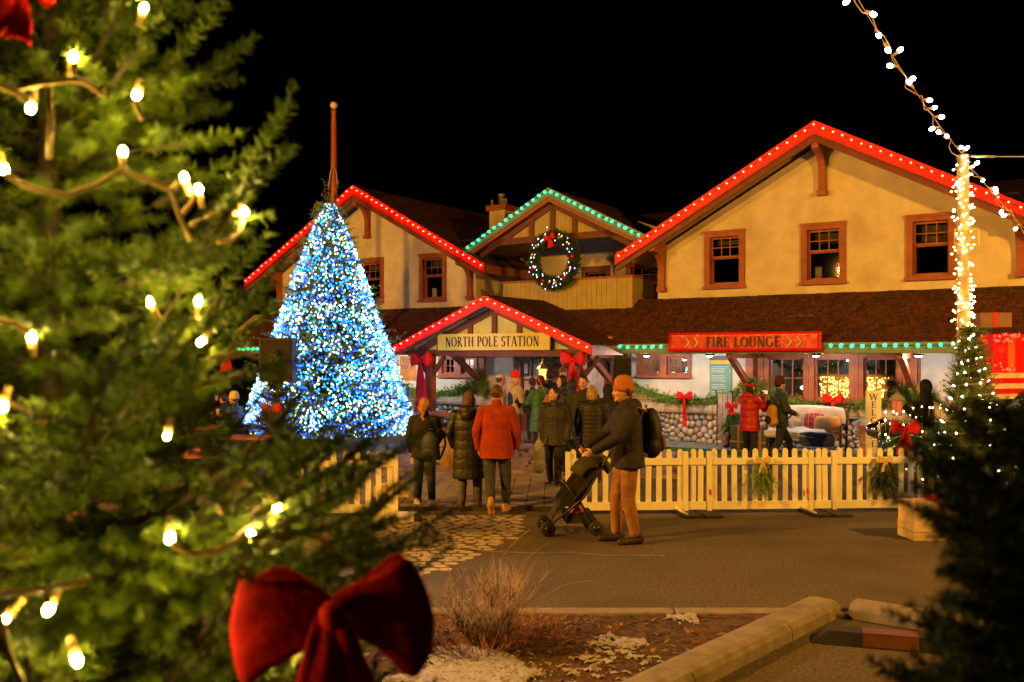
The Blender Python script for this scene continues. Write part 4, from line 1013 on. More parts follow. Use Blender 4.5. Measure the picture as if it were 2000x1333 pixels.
lights = {'blue': [], 'sky': [], 'white': [], 'warm': []}
n = 0
while n < 8600:
    z = .38 + (TRH-.42)*rng.random()**1.15
    if rng.random() > (big_r(z)+.12)/(TRR+.2): continue
    a = rng.random()*2*np.pi
    if math.sin(a) > .45 and rng.random() < .6: continue               # fewer at the back
    rr = big_r(z)*(1.0+.03*rng.normal())-.02; band = math.sin(z*8.5+.7*math.sin(a*2)) + .6*math.sin(z*3.1+a)
    q = rng.random(); dens = .60+.5*math.sin(z*5.7+a*.8+1.2*math.sin(a*3+z))*.6
    if rng.random() > dens+.45: continue
    kind = 'white' if q < .14+.10*band else ('blue' if q < .36 else ('sky' if q < .84 else 'warm'))
    lights[kind].append((rr*math.cos(a), rr*math.sin(a), z)); n += 1
tree_em = {'blue': glow('tree_blue', (.004,.075,1.0), 5.5), 'sky': glow('tree_sky', (.016,.33,1.0), 3.2), 'white': glow('tree_white', (.72,.92,1.0), 5.5), 'warm': glow('tree_warm', (.92,1.0,.24), 4.0)}
for k, pts in lights.items():
    pts.sort(key=lambda p: p[1]); near = [p for p in pts if p[1] < 0]; rng.shuffle(near); take = near[:72]; rest = near[72:]+[p for p in pts if p[1] >= 0]
    me = bulb_mesh(.022, tree_em[k], 6, 4, 1.2)
    for p in take: place('bulb', me, p, tr)
    bulbs_stuff('small_bulbs', rest, .0215, tree_em[k], tr)
ws = []
for k in range(26):                                   # loops of wire low on the tree
    a = R(200+k*5.5); z = .42+.1*math.sin(k*1.7); ws.append((big_r(z)*1.02*math.cos(a), big_r(z)*1.02*math.sin(a), z))
MB().tube(ws, .006, 5).build('wire', wire_m, tr)

fp = thing('flagpole', 'tall red brown flagpole with a pale ball on top', 'flagpole', at(652,700,24.6)*1.0)
fp.location.z = 0
MB().lathe([(.12,0),(.11,3),(.075,8.3),(.06,8.6),(.075,8.62),(.075,8.70),(.05,8.72)], 14).build('pole', mat('pole_paint', (.30,.07,.03), .5), fp, True)
MB().ell((0,0,8.83), .10, 14, 10).build('ball', mat('ball_paint', (.62,.52,.40), .4), fp, True)
MB().tube([(.12,-.1,6.6),(.09,-.12,7.0),(.02,-.12,7.25),(-.07,-.12,7.0),(-.12,-.1,6.55)], .018, 5).build('halyard', wire_m, fp, True)

# ================================================================== THE NEAR FIR ON THE LEFT WITH ITS BULBS AND BOWS
FB = np.array([-.90, 1.78, 0.]); FH = 3.6
def near_r(z): return float(np.interp(z, [1.0,1.3,1.6,1.8,1.9,2.0,2.1,2.25,2.45,2.6,2.75,3.6], [.74,.70,.62,.56,.50,.41,.33,.31,.32,.34,.27,.04]))
nt_ = thing('near_fir', 'large blurred fir with warm bulbs filling the left foreground', 'christmas tree', (float(FB[0]), float(FB[1]), 0))
rng = np.random.default_rng(5)
extra = []
for px, py, Y, p in ((545,212,1.78,.75),(532,250,1.75,.70),(512,322,1.70,.35),(500,340,1.66,.40),(424,102,1.85,.35),(415,118,1.80,.30),(395,20,1.85,.6),(380,60,1.75,.5),(478,500,1.8,.55),(515,545,1.85,.6),(470,590,1.7,.4),(555,690,1.72,.10),
                     (640,830,1.65,.3),(650,850,1.55,.3),(705,900,1.6,.35),(690,870,1.7,.3),(770,868,1.75,.3),(755,885,1.7,.3),(790,920,1.7,.4),(775,945,1.6,.35),(780,1000,1.62,.2),(812,1048,1.6,.12),(790,1040,1.55,.15),(745,1095,1.55,.1),(700,1020,1.5,.2),(640,960,1.45,.2),
                     (760,815,1.8,.35),(690,1110,1.5,.05),(620,1010,1.4,.15),(560,900,1.42,.2),(690,830,1.85,.4),(600,850,1.7,.3),(580,940,1.5,.25),(660,1000,1.6,.2),(520,860,1.5,.3)):
    tip = np.array(at(px, py, Y)); d = tip - FB; L = math.hypot(d[0], d[1]); od = np.array([d[0]/L, d[1]/L, 0.])
    rise = L*(p*1.2+p*.5); extra.append((np.array([FB[0], FB[1], tip[2]-rise-.02]), od, p, L*.94))
brs = fir_branches(FB, FH, near_r, .75, FH-.1, .088, rng, per_layer=9, pitch=(.02,.40))
brs = [q for q in brs if not (q[0][2]+q[3]*.3 < 1.2 and q[1][0] < -.3)]
brs += extra
FBv = np.array([FB[0], FB[1], 0.])
brs = [(s-FBv, d, p, l) for s, d, p, l in brs]
T, W, tw = fir_mesh(brs, rng, .19, .078, 1100, .026, .0034, spread=.74, flat=.75)
tri_obj('crown', T, needle_fg, nt_)['kind'] = 'stuff'; tri_obj('bough', W, bark, nt_)['kind'] = 'stuff'
trunk(FH, (0,0,0), .05, nt_)
def on_tree(px, py, k=1.02, ymin=.95):
    """Where the ray through a pixel first comes to the near tree's outer needles."""
    Y = ymin
    while Y < 2.2:
        p = at(px, py, Y)
        if math.hypot(p.x-FB[0], p.y-FB[1]) < near_r(p.z)*k: return p
        Y += .01
    return at(px, py, 1.75)
cord_m = mat('tree_light_cord', (.78,.46,.15), .5, var=.1)
ls = thing('tree_light_string', 'cord with large warm bulbs strung through the near fir', 'string lights', (0,0,0))
for pth in ([(-40,150),(0,168),(34,182),(56,200)], [(36,172),(90,162),(135,156),(165,160),(203,186)], [(8,338),(44,362),(128,384),(190,362),(234,334),(290,352),(334,372),(350,420),(372,470)],
            [(334,372),(350,356)], [(356,418),(372,400),(384,382)], [(372,440),(420,420),(452,420),(472,416)], [(476,424),(470,450),(448,470),(426,474)], [(332,1060),(372,1084),(430,1076),(486,1050),(560,1040),(610,1046),(650,1066)],
            [(-20,1166),(60,1156),(92,1150),(170,1134)], [(94,1152),(95,1180)], [(-20,622),(30,634),(60,652)], [(0,1200),(18,1280),(44,1340)], [(95,170),(100,240),(96,310)], [(410,700),(480,690),(500,700)], [(430,1000),(455,965),(480,940),(520,960),(545,985)], [(240,330),(240,305)], [(145,155),(144,122)], [(262,200),(280,235)],[(20,790),(60,810),(90,826)]):
    MB().tube([on_tree(x, y, 1.22) for x, y in pth], .0046, 6).build('cord', cord_m, ls, True)
fg_bulb = glow('near_bulb', (1.0,.74,.13), 600)
bulb_px = [(143,112,0),(267,186,1),(60,212,1),(240,297,0),(8,332,1),(360,347,0),(388,370,0),(478,414,1),(291,590,0),(388,588,0),(62,658,0),(393,668,1),(332,1052,1),(490,1045,0),(541,993,0),(95,1190,1),(281,16,0),
           (5,795,1),(326,852,2),(640,1292,2),(10,1210,2),(560,1290,2),(-60,480,1),(-50,900,1),(150,1290,1)]
me, mes, meso = bulb_mesh(.0058, fg_bulb, 10, 8, 1.45), bulb_mesh(.0044, fg_bulb, 10, 8, 1.4), None
for px, py, k in bulb_px:
    p = on_tree(px, py, (1.06, .98)[(px+py) % 2] if k < 2 else .92); d = Vector((rnd.uniform(-.5,.5), -.35, 1.0 if k == 0 else -.6)).normalized()
    place('bulb', me if k < 2 else mes, p, ls, d)
    MB().tube([p-d*.034, p-d*.008], [.0055,.0068], 8).build('socket', cord_m, ls, True)
# bulbs deeper in and round the far side of the same tree, they light its inner boughs and the bed beyond
r4 = random.Random(9)
for k in range(12):
    z = r4.uniform(.7, 1.5); a = r4.uniform(0, 6.28); rr = near_r(z)*r4.uniform(.75,.98)
    if math.sin(a) < -.2 and math.cos(a) > -.2 and z > 1.5: rr *= .6
    place('bulb', mes, (FB[0]+rr*math.cos(a), FB[1]+rr*math.sin(a), z), ls, (r4.uniform(-1,1),r4.uniform(-1,1),1))
pb_ = at(650, 1196, 1.36)
bow('velvet_bow', pb_, .262, (.10,-1), 'large blurred red velvet bow low on the near fir', tail=1.0, spread=1.12, m=red_velvet, roll=.04, droop=.30, fat=.38, wide=1.25, lift=.14)
bow('velvet_bow', at(36, -40, 1.5), .13, (.3,-1), 'blurred red velvet bow in the top corner of the near fir', tail=.8, m=red_velvet, roll=-.2)

# ================================================================== THE DARK FIR ON THE RIGHT
DB = np.array([.805, 1.32, 0.]); DH = 2.05
def dark_r(z): return float(np.interp(z, [1.4,1.7,1.84,1.93,1.99,2.05], [.24,.21,.19,.16,.11,.02]))
dt = thing('dark_fir', 'dark blurred fir filling the lower right foreground', 'christmas tree', (float(DB[0]), float(DB[1]), 0))
rng = np.random.default_rng(15)
brs = fir_branches((0,0,0), DH, dark_r, 1.0, DH-.03, .045, rng, per_layer=11, pitch=(.0,.35))
for px, py, Y, p in ((1785,880,2.2,.3),(1770,775,2.4,.5),(1870,1180,1.95,.1),(1860,1215,2.0,.2),(1815,905,2.1,.3),(1835,1010,2.0,.2),(1880,1120,1.9,.1),(1870,1265,1.9,.1),(1870,880,2.0,.3),(1865,1320,1.95,.1)):
    tip = np.array(at(px, py, Y*.614)); d = tip-DB; L = math.hypot(d[0], d[1]); brs.append((np.array([0,0,tip[2]-L*p*1.7]), np.array([d[0]/L,d[1]/L,0.]), p, L*.96))
T, W, _ = fir_mesh(brs, rng, .10, .030, 1300, .021, .0030, spread=.8, flat=.9)
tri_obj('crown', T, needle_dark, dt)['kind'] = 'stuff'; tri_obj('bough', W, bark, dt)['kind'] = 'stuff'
trunk(DH, (0,0,0), .03, dt)

# ================================================================== LIGHT POLE, OVERHEAD STRINGS AND ITS LIT TREE
PLB = Vector((6.36, 13.0, 0))
pl = thing('light_pole', 'timber pole wound with small warm lights', 'light pole', PLB)
MB().tube([(0,0,0),(.01,0,2.5),(0,0,4.98)], [.095,.088,.078], 12).build('post', mat('pole_timber', (.38,.29,.16), .7, var=.2, bump=.3, bscale=20), pl, True)
MB().tube([(-.04,-.08,3.9),(-.16,-.1,3.92),(-.17,-.1,3.72),(-.05,-.08,3.7)], .012, 6).tube([(.04,-.08,3.9),(.17,-.1,3.92),(.18,-.1,3.7),(.05,-.08,3.7)], .012, 6).build('cleat', mat('cleat_paint', (.6,.45,.15), .5), pl, True)
r4 = random.Random(4); hel = []
for k in range(260):
    z = 2.2+k*.0106; a = k*.42+.4*math.sin(k*.13); hel.append((.096*math.cos(a), .096*math.sin(a), z))
MB().tube(hel, .005, 4).build('wire', wire_m, pl)
me = bulb_mesh(.014, glow('pole_mini', (1,.72,.28), 12), 8, 6, 1.3)
for k in range(190):
    z = r4.uniform(2.25, 4.95); a = r4.choice([r4.uniform(3.5,5.9), r4.uniform(0,6.28)]); q = r4.uniform(.10,.15); place('bulb', me, (q*math.cos(a), q*math.sin(a), z), pl, (math.cos(a), math.sin(a), r4.uniform(-.5,.5)))
TOP = PLB + Vector((0,0,4.98))
def overhead(label, a, b, n, sag, r=.025, seed=1):
    o = thing('overhead_light_string', label, 'string lights', a, 0, 'overhead strings of large bulbs'); r5 = random.Random(seed); a, b = Vector(a), Vector(b)
    P = [a.lerp(b, k/24)-a-Vector((0,0,sag*(1-(2*k/24-1)**2))) for k in range(25)]
    MB().tube(P, .0035, 5).build('messenger_wire', wire_m, o, True)
    Q = [p+Vector((r5.uniform(-.05,.05), r5.uniform(-.05,.05), r5.uniform(-.10,.02))) for p in P]; MB().tube(Q, .0055, 5).build('cord', wire_m, o, True)
    me = bulb_mesh(r, glow('overhead_bulb', (1,.90,.84), 30), 10, 8, 1.45)
    for k in range(n):
        t = (k+.5+r5.uniform(-.14,.14))/n*24; i = min(23, int(t)); p = P[i].lerp(P[i+1], t-i); d = Vector((r5.uniform(-1,1), r5.uniform(-.4,.4), r5.uniform(-.6,.6))).normalized()
        place('bulb', me, p+d*.10, o, d); MB().tube([p+d*.012, p+d*.07], [.013,.018], 8).build('socket', wire_m, o, True)
    return o
overhead('string of large white bulbs rising from the pole towards the viewer', TOP, at(1636,-70,8.2), 17, .10, seed=3)
overhead('string of large white bulbs falling from the pole to the roof side', TOP+Vector((.05,0,-.1)), at(2080,525,13.4), 12, .05, seed=6)
o = thing('guy_wire', 'taut steel wire running level from the pole top', 'wire', TOP); MB().tube([(0,0,-.02),(3.5,0,-.03)], .008, 5).tube([(.12,0,-.02),(.45,0,-.022)], .018, 6).build('strand', mat('steel_wire', (.55,.52,.45), .4, metal=.7), o, True)

def small_fir(name, label, base, H, R0, z0, seed, nbulb=0, m=None, bm_=None, stepz=.09, tl=.16, per=9):
    o = thing(name, label, 'christmas tree', base); rng = np.random.default_rng(seed)
    rf = lambda z: max(.03, R0*(H-z)/(H-z0))
    T, W, _ = fir_mesh(fir_branches((0,0,0), H, rf, z0, H-.05, stepz, rng, per_layer=per, pitch=(.1,.5)), rng, tl, .075, 260, .048, .007)
    tri_obj('crown', T, m or needle_m, o)['kind'] = 'stuff'; tri_obj('bough', W, bark, o)['kind'] = 'stuff'; trunk(H, (0,0,0), .04, o)
    if nbulb:
        me = bulb_mesh(.014, bm_, 8, 6, 1.3); pr = []
        for k in range(nbulb):
            z = z0+.05+(H-z0-.1)*(k/nbulb); a = k*.9+rng.random()*.4; rr = rf(z)*1.03; pr.append((rr*math.cos(a), rr*math.sin(a), z)); place('bulb', me, pr[-1], o, (math.cos(a), math.sin(a), .6))
        MB().tube(pr, .004, 4).build('wire', wire_m, o)
    return o
small_fir('pole_fir', 'bushy fir with white lights at the foot of the light pole', (6.16,12.35,0), 2.50, .62, .35, 3, 90, mat('pole_fir_needle', (.12,.20,.03), .55, var=.4), glow('fir_mini', (1,.90,.72), 14), tl=.2, per=12)
sf = small_fir('unlit_fir', 'small unlit fir before the speaker with a red bow', at(540,700,16.6)*1, 2.22, .52, .35, 6, 0, needle_m, None, tl=.17); sf.location.z = 0
bow('fir_bow', at(530,800,16.0), .34, (0,-1), 'small red bow on the unlit fir', tail=.7)
# ================================================================== PICKET FENCE
def fence_y(x): return 12.50 + .055 * (x - 1.2)
def picket_mesh():
    w, t, h, hn = .036, .011, .88, .84
    pr = [(-w,.055),(w,.055),(w,hn),(w*.8,hn+.022),(w*.45,h-.004),(0,h),(-w*.45,h-.004),(-w*.8,hn+.022),(-w,hn)]
    o = MB().prism(pr, lambda a, c, q: (a, q, c), -t, t).build('picket', fence_m); me = o.data; bpy.data.objects.remove(o); return me
PICK = picket_mesh()
def fence_panel(label, px0, px1, posts=(True, True), foot=False):
    x0, x1 = [(p-1000)/FPX*12.6 for p in (px0, px1)]; o = thing('picket_fence', label, 'fence', (x0, fence_y(x0), 0), math.atan(.055), 'cream picket fence panels'); L = x1-x0
    MB().bx(0, L, -.030, -.012, .665, .755).build('rail', fence_m, o); MB().bx(0, L, -.030, -.012, .055, .165).build('rail', fence_m, o)
    for s, c in zip((0, L), posts):
        if c: MB().bx(s-.03, s+.03, -.045, .03, .04, .845).build('post', fence_m, o)
    n = max(2, round(L/.148)); m = .075
    for k in range(n):
        q = link('picket', PICK, o); q.location = (m+(L-2*m)*k/(n-1), 0, rnd.uniform(-.004,.004)); q.rotation_euler = (0, rnd.uniform(-.014,.014), 0)
    if foot:
        for k in range(2):
            f = MB().prism([(0,0),(.24,0),(.20,.55),(-.04,.55)], lambda a, c, q: (a+(L/2-.26)+k*.275, c-.42, q), .002, .035).build('base_plate', rubber, o)
            bv = f.modifiers.new('b','BEVEL'); bv.width = .008
        MB().tube([(L/2-.2,-.3,.03),(L/2-.3,-.02,.09)], .018, 6).build('stay', fence_m, o)
    return o
fence_panel('picket fence panel behind the stroller', 1108, 1338)
fence_panel('short two picket fence link on a black base left of the pine swag', 1342, 1378, (False, False), True)
fence_panel('picket fence panel in front of the red coated person', 1384, 1586)
fence_panel('short two picket fence link on a black base right of the pine swag', 1592, 1626, (False, False), True)
fence_panel('picket fence panel before the welcome sign', 1632, 1860)
fence_panel('picket fence panel half hidden behind the near fir', 545, 778, (True, True), False)
MB_foot = MB().bx(-.35,.35,-.2,.2,.0,.07).build('fence_block', fence_m); MB_foot.location = (-1.62, 12.1, 0); tag(MB_foot, 'low cream block at the end of the fence behind the near fir', 'fence foot')

def pine_swag(label, px, seed):
    x = (px-1000)/FPX*12.5; o = thing('pine_swag', label, 'swag', (x, fence_y(x)-.06, .74), 0, 'pine swags tied to the fence'); rng = np.random.default_rng(seed); n = 90
    P = np.stack([rng.normal(0,.045,n), -.01-.05*rng.random(n), -.02-.22*rng.random(n)], 1); D = unit(np.stack([rng.normal(0,.38,n), rng.normal(-.1,.18,n), -np.ones(n)], 1)); L = rng.uniform(.16,.34,n)
    tri_obj('sprays', np.concatenate([needles(P, D, L, 230, .05, .008, rng, .6, 1), twig_tris(P, D, L, .003)], 0), cedar_m if seed % 2 else needle_m, o)
    bw_ = bow('ribbon', (0,-.06,-.02), .21, (0,-1), None, m=mat('burlap', (.55,.42,.24), .9, bump=.4, bscale=150), tail=.8)
    for c in list(bw_.children): c.parent = o; c.location = (0,-.06,-.02)
    bpy.data.objects.remove(bw_)
    return o
pine_swag('pine swag with a burlap bow on the middle of the fence', 1490, 21); pine_swag('pine swag with a burlap bow below the welcome sign', 1735, 22)
for px, lab in ((1388,'small red ribbon tag on the fence under the stone wall bow'),(1582,'small red ribbon tag on the fence post by the bench')):
    x = (px-1000)/FPX*12.5; o = MB().prism([(-.012,-.04),(.012,-.045),(.02,.0),(.008,.03),(-.012,.035)], lambda a, c, q: (a, q, c), -.052, -.046).build('ribbon_tag', red_ribbon); o.location = (x, fence_y(x), .30); tag(o, lab, 'ribbon')

# ================================================================== SPEAKERS
def speaker(label, p, w, h, d, m, legs=True):
    o = thing('loudspeaker', label, 'loudspeaker', (p.x, p.y, 0), 0)
    bb = MB().bx(-w/2,w/2,-d/2,d/2,p.z,p.z+h).build('cabinet', m, o); bv = bb.modifiers.new('b','BEVEL'); bv.width = .025; bv.segments = 2
    gr = MB().bx(-w/2+.035,w/2-.035,-d/2-.012,-d/2+.001,p.z+.04,p.z+h-.04).build('grille', black_cloth if m is not metal_dark else m, o)
    MB().bx(-w/2-.008,-w/2+.02,-d/2-.015,d/2-.02,p.z+.02,p.z+h-.02).build('side_trim', metal_dark, o)
    MB().lathe([(.02,.3),(.02,p.z)], 8).build('pole', metal_dark, o, True)
    for k in range(3):
        a = k*2.09+.5; MB().tube([(0,0,.75),(.5*math.cos(a),.5*math.sin(a),.02)], .014, 6).build('stand_leg', metal_dark, o, True)
    return o
speaker('large black loudspeaker on a stand before the lit tree', at(544,746,18.6), .64, .88, .45, mat('speaker_black', (.016,.015,.014), .6, bump=.2, bscale=120))
speaker('dark green loudspeaker on a stand by the porch post', at(1214,766,19.3), .37, .74, .36, mat('speaker_green', (.02,.05,.035), .5))

# ================================================================== SEATING AND THINGS ALONG THE LOUNGE WALL
bx_, by_ = bw(6.75,-1.35,.1).x, bw(6.75,-1.35,.1).y
iron, wood = mat('cast_iron', (.05,.035,.03), .5, metal=.3), mat('bench_wood', (.26,.10,.045), .6, bump=.3, bscale=25)
bn = thing('garden_bench', 'iron and timber garden bench with a slatted back under furs', 'bench', (bx_, by_, .10), -TH)
for k in range(4): MB().bx(-.78,.78,-.25+k*.13,-.14+k*.13,.40,.43).build('slat', wood, bn)
for k in range(4): MB().bx(-.78,.78,.27+k*.015,.295+k*.015,.50+k*.11,.59+k*.11).build('slat', wood, bn)
for s in (-.76,.76):
    MB().tube([(s,-.24,0),(s,-.22,.2),(s,-.24,.42),(s,-.26,.56),(s,-.22,.63),(s,0,.64),(s,.24,.62)], .025, 8).tube([(s,.22,0),(s,.24,.42),(s,.34,.95)], .025, 8).tube([(s,-.23,.2),(s,.23,.2)], .018, 6).build('leg', iron, bn, True)
def soft(name, label, cat, c, d, m, rz=0, tilt=0, puff=.5, lump=0.0, seed=1, loose=None):
    """A cushion or folded throw: a rounded box, swollen in the middle."""
    bm = bmesh.new(); bmesh.ops.create_cube(bm, size=2.0); bmesh.ops.subdivide_edges(bm, edges=bm.edges, cuts=7, use_grid_fill=True)
    for v in bm.verts:
        x, y, z = v.co; e = (1-x*x*.9)*(1-z*z*.9); v.co.y = y*(1-puff+puff*max(.08, e)**.5); k = 1-.10*(abs(x*z))**2; v.co.x *= k; v.co.z *= k
        n = mnoise.noise(Vector((x*2.2+seed, y*2, z*2.2)))*lump; v.co.x *= d[0]/2; v.co.y *= d[1]/2; v.co.z *= d[2]/2; v.co += Vector((x,y,z))*n
    me = bpy.data.meshes.new(name); bm.to_mesh(me); bm.free(); me.polygons.foreach_set('use_smooth', [True]*len(me.polygons)); me.materials.append(m)
    o = link(name, me); o.location = c; o.rotation_euler = (tilt, 0, rz); return tag(o, label, cat)
def bl(x, y, z): m = Matrix.Rotation(-TH, 3, 'Z'); return Vector((bx_, by_, .10)) + m @ Vector((x, y, z))
fur = mat('white_fur', (.72,.69,.66), .95, var=.10, vscale=20, bump=1.0, bscale=60, sheen=.5)
soft('fur_throw', 'white fur throw over the bench back', 'throw', bl(-.05,.24,.74), (1.58,.16,.50), fur, -TH, -.15, .35, .03, 2)
soft('fur_throw', 'white fur throw hanging over the front edge of the bench seat', 'throw', bl(-.18,-.10,.44), (1.25,.44,.16), fur, -TH, .2, .3, .04, 4)
soft('blue_blanket', 'dark blue velvet blanket over the bench seat', 'blanket', bl(.30,-.27,.33), (.70,.10,.30), mat('blue_velvet', (.010,.028,.11), .6, var=.3, vscale=9, bump=.3, bscale=18, sheen=.8), -TH, 0, .25, .02, 6)
def plaid():
    m = bpy.data.materials.new('plaid'); m.use_nodes = True; nt = m.node_tree; N, L = nt.nodes, nt.links; b = N['Principled BSDF']; tc = N.new('ShaderNodeTexCoord'); sp = N.new('ShaderNodeSeparateXYZ'); L.new(tc.outputs['Object'], sp.inputs[0])
    def stripes(o_, f, th):
        a = N.new('ShaderNodeMath'); a.operation = 'MULTIPLY'; a.inputs[1].default_value = f; L.new(o_, a.inputs[0]); c = N.new('ShaderNodeMath'); c.operation = 'FRACT'; L.new(a.outputs[0], c.inputs[0]); g_ = N.new('ShaderNodeMath'); g_.operation = 'LESS_THAN'; g_.inputs[1].default_value = th; L.new(c.outputs[0], g_.inputs[0]); return g_.outputs[0]
    out = None; col = (.45,.012,.02,1)
    for o_, f, th, cc in (('X',9,.3,(.03,.02,.08,1)),('Z',9,.3,(.03,.02,.08,1)),('X',9,.09,(.6,.55,.5,1)),('Z',9,.09,(.6,.55,.5,1))):
        mx = N.new('ShaderNodeMix'); mx.data_type = 'RGBA'; s = stripes(sp.outputs[o_], f, th); h = N.new('ShaderNodeMath'); h.operation = 'MULTIPLY'; h.inputs[1].default_value = .75; L.new(s, h.inputs[0]); L.new(h.outputs[0], mx.inputs['Factor'])
        if out is None: mx.inputs['A'].default_value = col
        else: L.new(out, mx.inputs['A'])
        mx.inputs['B'].default_value = cc; out = mx.outputs['Result']
    L.new(out, b.inputs['Base Color']); b.inputs['Roughness'].default_value = .9; return m
soft('plaid_cushion', 'red plaid cushion on the fur draped bench', 'cushion', bl(.15,.10,.66), (.40,.16,.36), plaid(), -TH+.05, -.25)
soft('orange_cushion', 'orange cushion beside the plaid one on the bench', 'cushion', bl(.45,.04,.62), (.56,.18,.34), mat('orange_cloth', (.60,.30,.09), .8, bump=.3, bscale=12), -TH, -.3)
soft('beige_cushion', 'long beige fur cushion at the left end of the bench', 'cushion', bl(-.52,-.02,.58), (.50,.17,.22), mat('beige_fur', (.52,.42,.34), .95, bump=.8, bscale=60), -TH, -.2)
# blue trunk
q = bw(5.55,-1.15,.10); tk = thing('travel_trunk', 'blue travel trunk with tan straps beside the bench', 'trunk', q, -TH)
bb = MB().bx(-.42,.42,-.24,.24,0,.34).build('box', mat('trunk_blue', (.03,.075,.12), .5, var=.25), tk); MB().bx(-.43,.43,-.25,.25,.345,.52).build('lid', MATS['trunk_blue'], tk)
for x in (-.24,.24): MB().bx(x-.025,x+.025,-.258,.258,0,.527).build('strap', mat('tan_leather', (.34,.17,.07), .6), tk)
MB().bx(-.44,.44,-.256,-.2505,.16,.20).build('band', MATS['tan_leather'], tk); MB().bx(-.04,.04,-.266,-.259,.30,.40).build('latch', brass, tk)
# weathered upright sled hung with greenery
q = bw(4.72,-.62,.10); sl_ = thing('upright_sled', 'weathered grey sled standing upright against the stone wall', 'sled', q, -TH)
for x in (-.17,-.055,.06): MB().bx(x,x+.105,-.02,.02,.12,1.18+.02*(x>0)).build('slat', mat('grey_wood', (.30,.28,.26), .85, var=.35, bump=.5, bscale=30), sl_)
for x in (-.19,.18): MB().tube([(x,-.03,.0),(x,-.03,1.1),(x,-.08,1.24),(x,-.16,1.26)], .014, 6).build('runner', iron, sl_, True)
for z in (.3,.85): MB().bx(-.2,.19,.021,.05,z,z+.06).build('crossbar', MATS['grey_wood'], sl_)
rng = np.random.default_rng(8); n = 190; P = np.stack([rng.normal(.24,.07,n), -.10-.10*rng.random(n), .80-.45*rng.random(n)], 1); D = unit(np.stack([rng.normal(0,.45,n), rng.normal(-.3,.3,n), -np.ones(n)], 1)); L = rng.uniform(.14,.3,n)
o = thing('cedar_swag', 'hanging cedar swag with a red bow on the sled', 'swag', q, -TH); tri_obj('sprays', np.concatenate([needles(P, D, L, 170, .06, .010, rng, .6, 1), twig_tris(P, D, L, .004)], 0), mat('cedar_dark', (.05,.105,.022), .6, var=.4), o)
bow('sled_bow', bw(4.95,-.85,1.02), .30, fv, 'red bow at the top of the hanging cedar swag', tail=.7)
bt = thing('winter_boots', 'pair of brown leather boots below the cedar swag', 'boots', bw(4.98,-.95,.10), -TH)
for x in (-.09,.11): MB().caps((x,.0,.05),(x,-.13,.045),.055,.05,8).caps((x,.02,.06),(x,.03,.27),.055,.06,8).build('boot', mat('boot_leather', (.12,.06,.04), .5), bt, True)

# WELCOME board
q = at(1706,872,17.5); wb = thing('welcome_sign', 'tall white board lettered WELCOME downwards in navy', 'sign', (q.x,q.y,.02), R(-6))
MB().bx(-.14,.14,-.01,.012,.0,1.47).build('board', mat('white_board', (.78,.82,.88), .6, var=.05), wb); MB().bx(-.10,.10,.013,.12,0,.04).build('foot', wood, wb)
lettering(wb, 'WELCOME', 0, 1.29, .118, -.0105, mat('navy_ink', (.012,.018,.09), .5), vertical=.148, sx=1.12)
# red brick hearth with a wire lantern on it
q = bw(8.35,-1.55,.1); hr = thing('brick_planter', 'low red brick planter beside the bench end', 'planter', q, -TH)
MB().bx(-.42,.62,-.24,.24,0,.60).build('core', mortar, hr); brick_m = [mat('brick_%d' % i, c, .85, var=.25, bump=.4) for i, c in enumerate([(.34,.10,.05),(.28,.085,.045),(.40,.14,.07)])]
BR = [MB().bx(-.095,.095,-.02,.02,-.03,.03).build('brick', m_) for m_ in brick_m]; BRd = [o.data for o in BR]; [bpy.data.objects.remove(o) for o in BR]
for j in range(8):
    for i in range(5): o = link('brick', BRd[rnd.randrange(3)], hr); o.location = (-.32+i*.205+(.1 if j%2 else 0), -.25+rnd.uniform(-.004,.004), .045+j*.073)
MB().bx(-.46,.66,-.28,.28,.601,.66).build('coping', brick_m[0], hr)
lantern('wire_lantern', 'round grey wire lantern on the brick planter', at(1752,812,17.3), .78, mat('grey_tin', (.26,.24,.22), .5), glow('wire_lantern_glow', (.55,.12,.05), .45))
o = thing('grey_cushion', 'pale grey blue cushion leaning behind the welcome board', 'cushion', (0,0,0)); bpy.data.objects.remove(o)
soft('grey_cushion', 'pale blue grey cushion leaning behind the welcome board', 'cushion', at(1684,838,18.6), (.24,.2,.36), mat('grey_cloth', (.30,.34,.40), .9), 0, -.2, .4, .03, 9)

# ================================================================== OLD GREEN CAR WOUND WITH LIGHTS
car_m = mat('green_paint_car', (.012,.05,.028), .22, var=.1, coat=.6)
cq = at(1800,1000,14.6); cr = thing('vintage_car', 'old dark green car with a round headlamp wound with lights', 'car', (cq.x+.14, 14.9, 0), R(-28))
def loft(name, secs, m, parent):
    b = MB(); n = len(secs[0]); [b.add(s, []) for s in secs]
    b.f += [(k*n+i, k*n+(i+1)%n, (k+1)*n+(i+1)%n, (k+1)*n+i) for k in range(len(secs)-1) for i in range(n)] + [tuple(range(n)), tuple((len(secs)-1)*n+i for i in range(n))]
    return b.build(name, m, parent, True)
def arch(x, w, z0, z1, n=12): return [(x, w*math.cos(math.pi*i/n)*(1 if i not in (0,n) else 1), z0+(z1-z0)*math.sin(math.pi*i/n)**.7) for i in range(n+1)]
loft('hood', [arch(-.62,.30,.45,1.02), arch(-.55,.33,.45,1.06), arch(0,.38,.45,1.10), arch(.55,.45,.45,1.14)], car_m, cr)
loft('body', [arch(.56,.55,.40,1.10), arch(.9,.66,.38,1.16), arch(1.9,.70,.38,1.16), arch(2.6,.55,.42,1.05)], car_m, cr)
loft('cabin', [arch(.85,.56,1.1,1.40), arch(1.05,.58,1.1,1.72), arch(1.8,.58,1.1,1.74), arch(2.2,.5,1.1,1.35)], mat('car_glass', (.015,.018,.02), .1, coat=.5), cr)
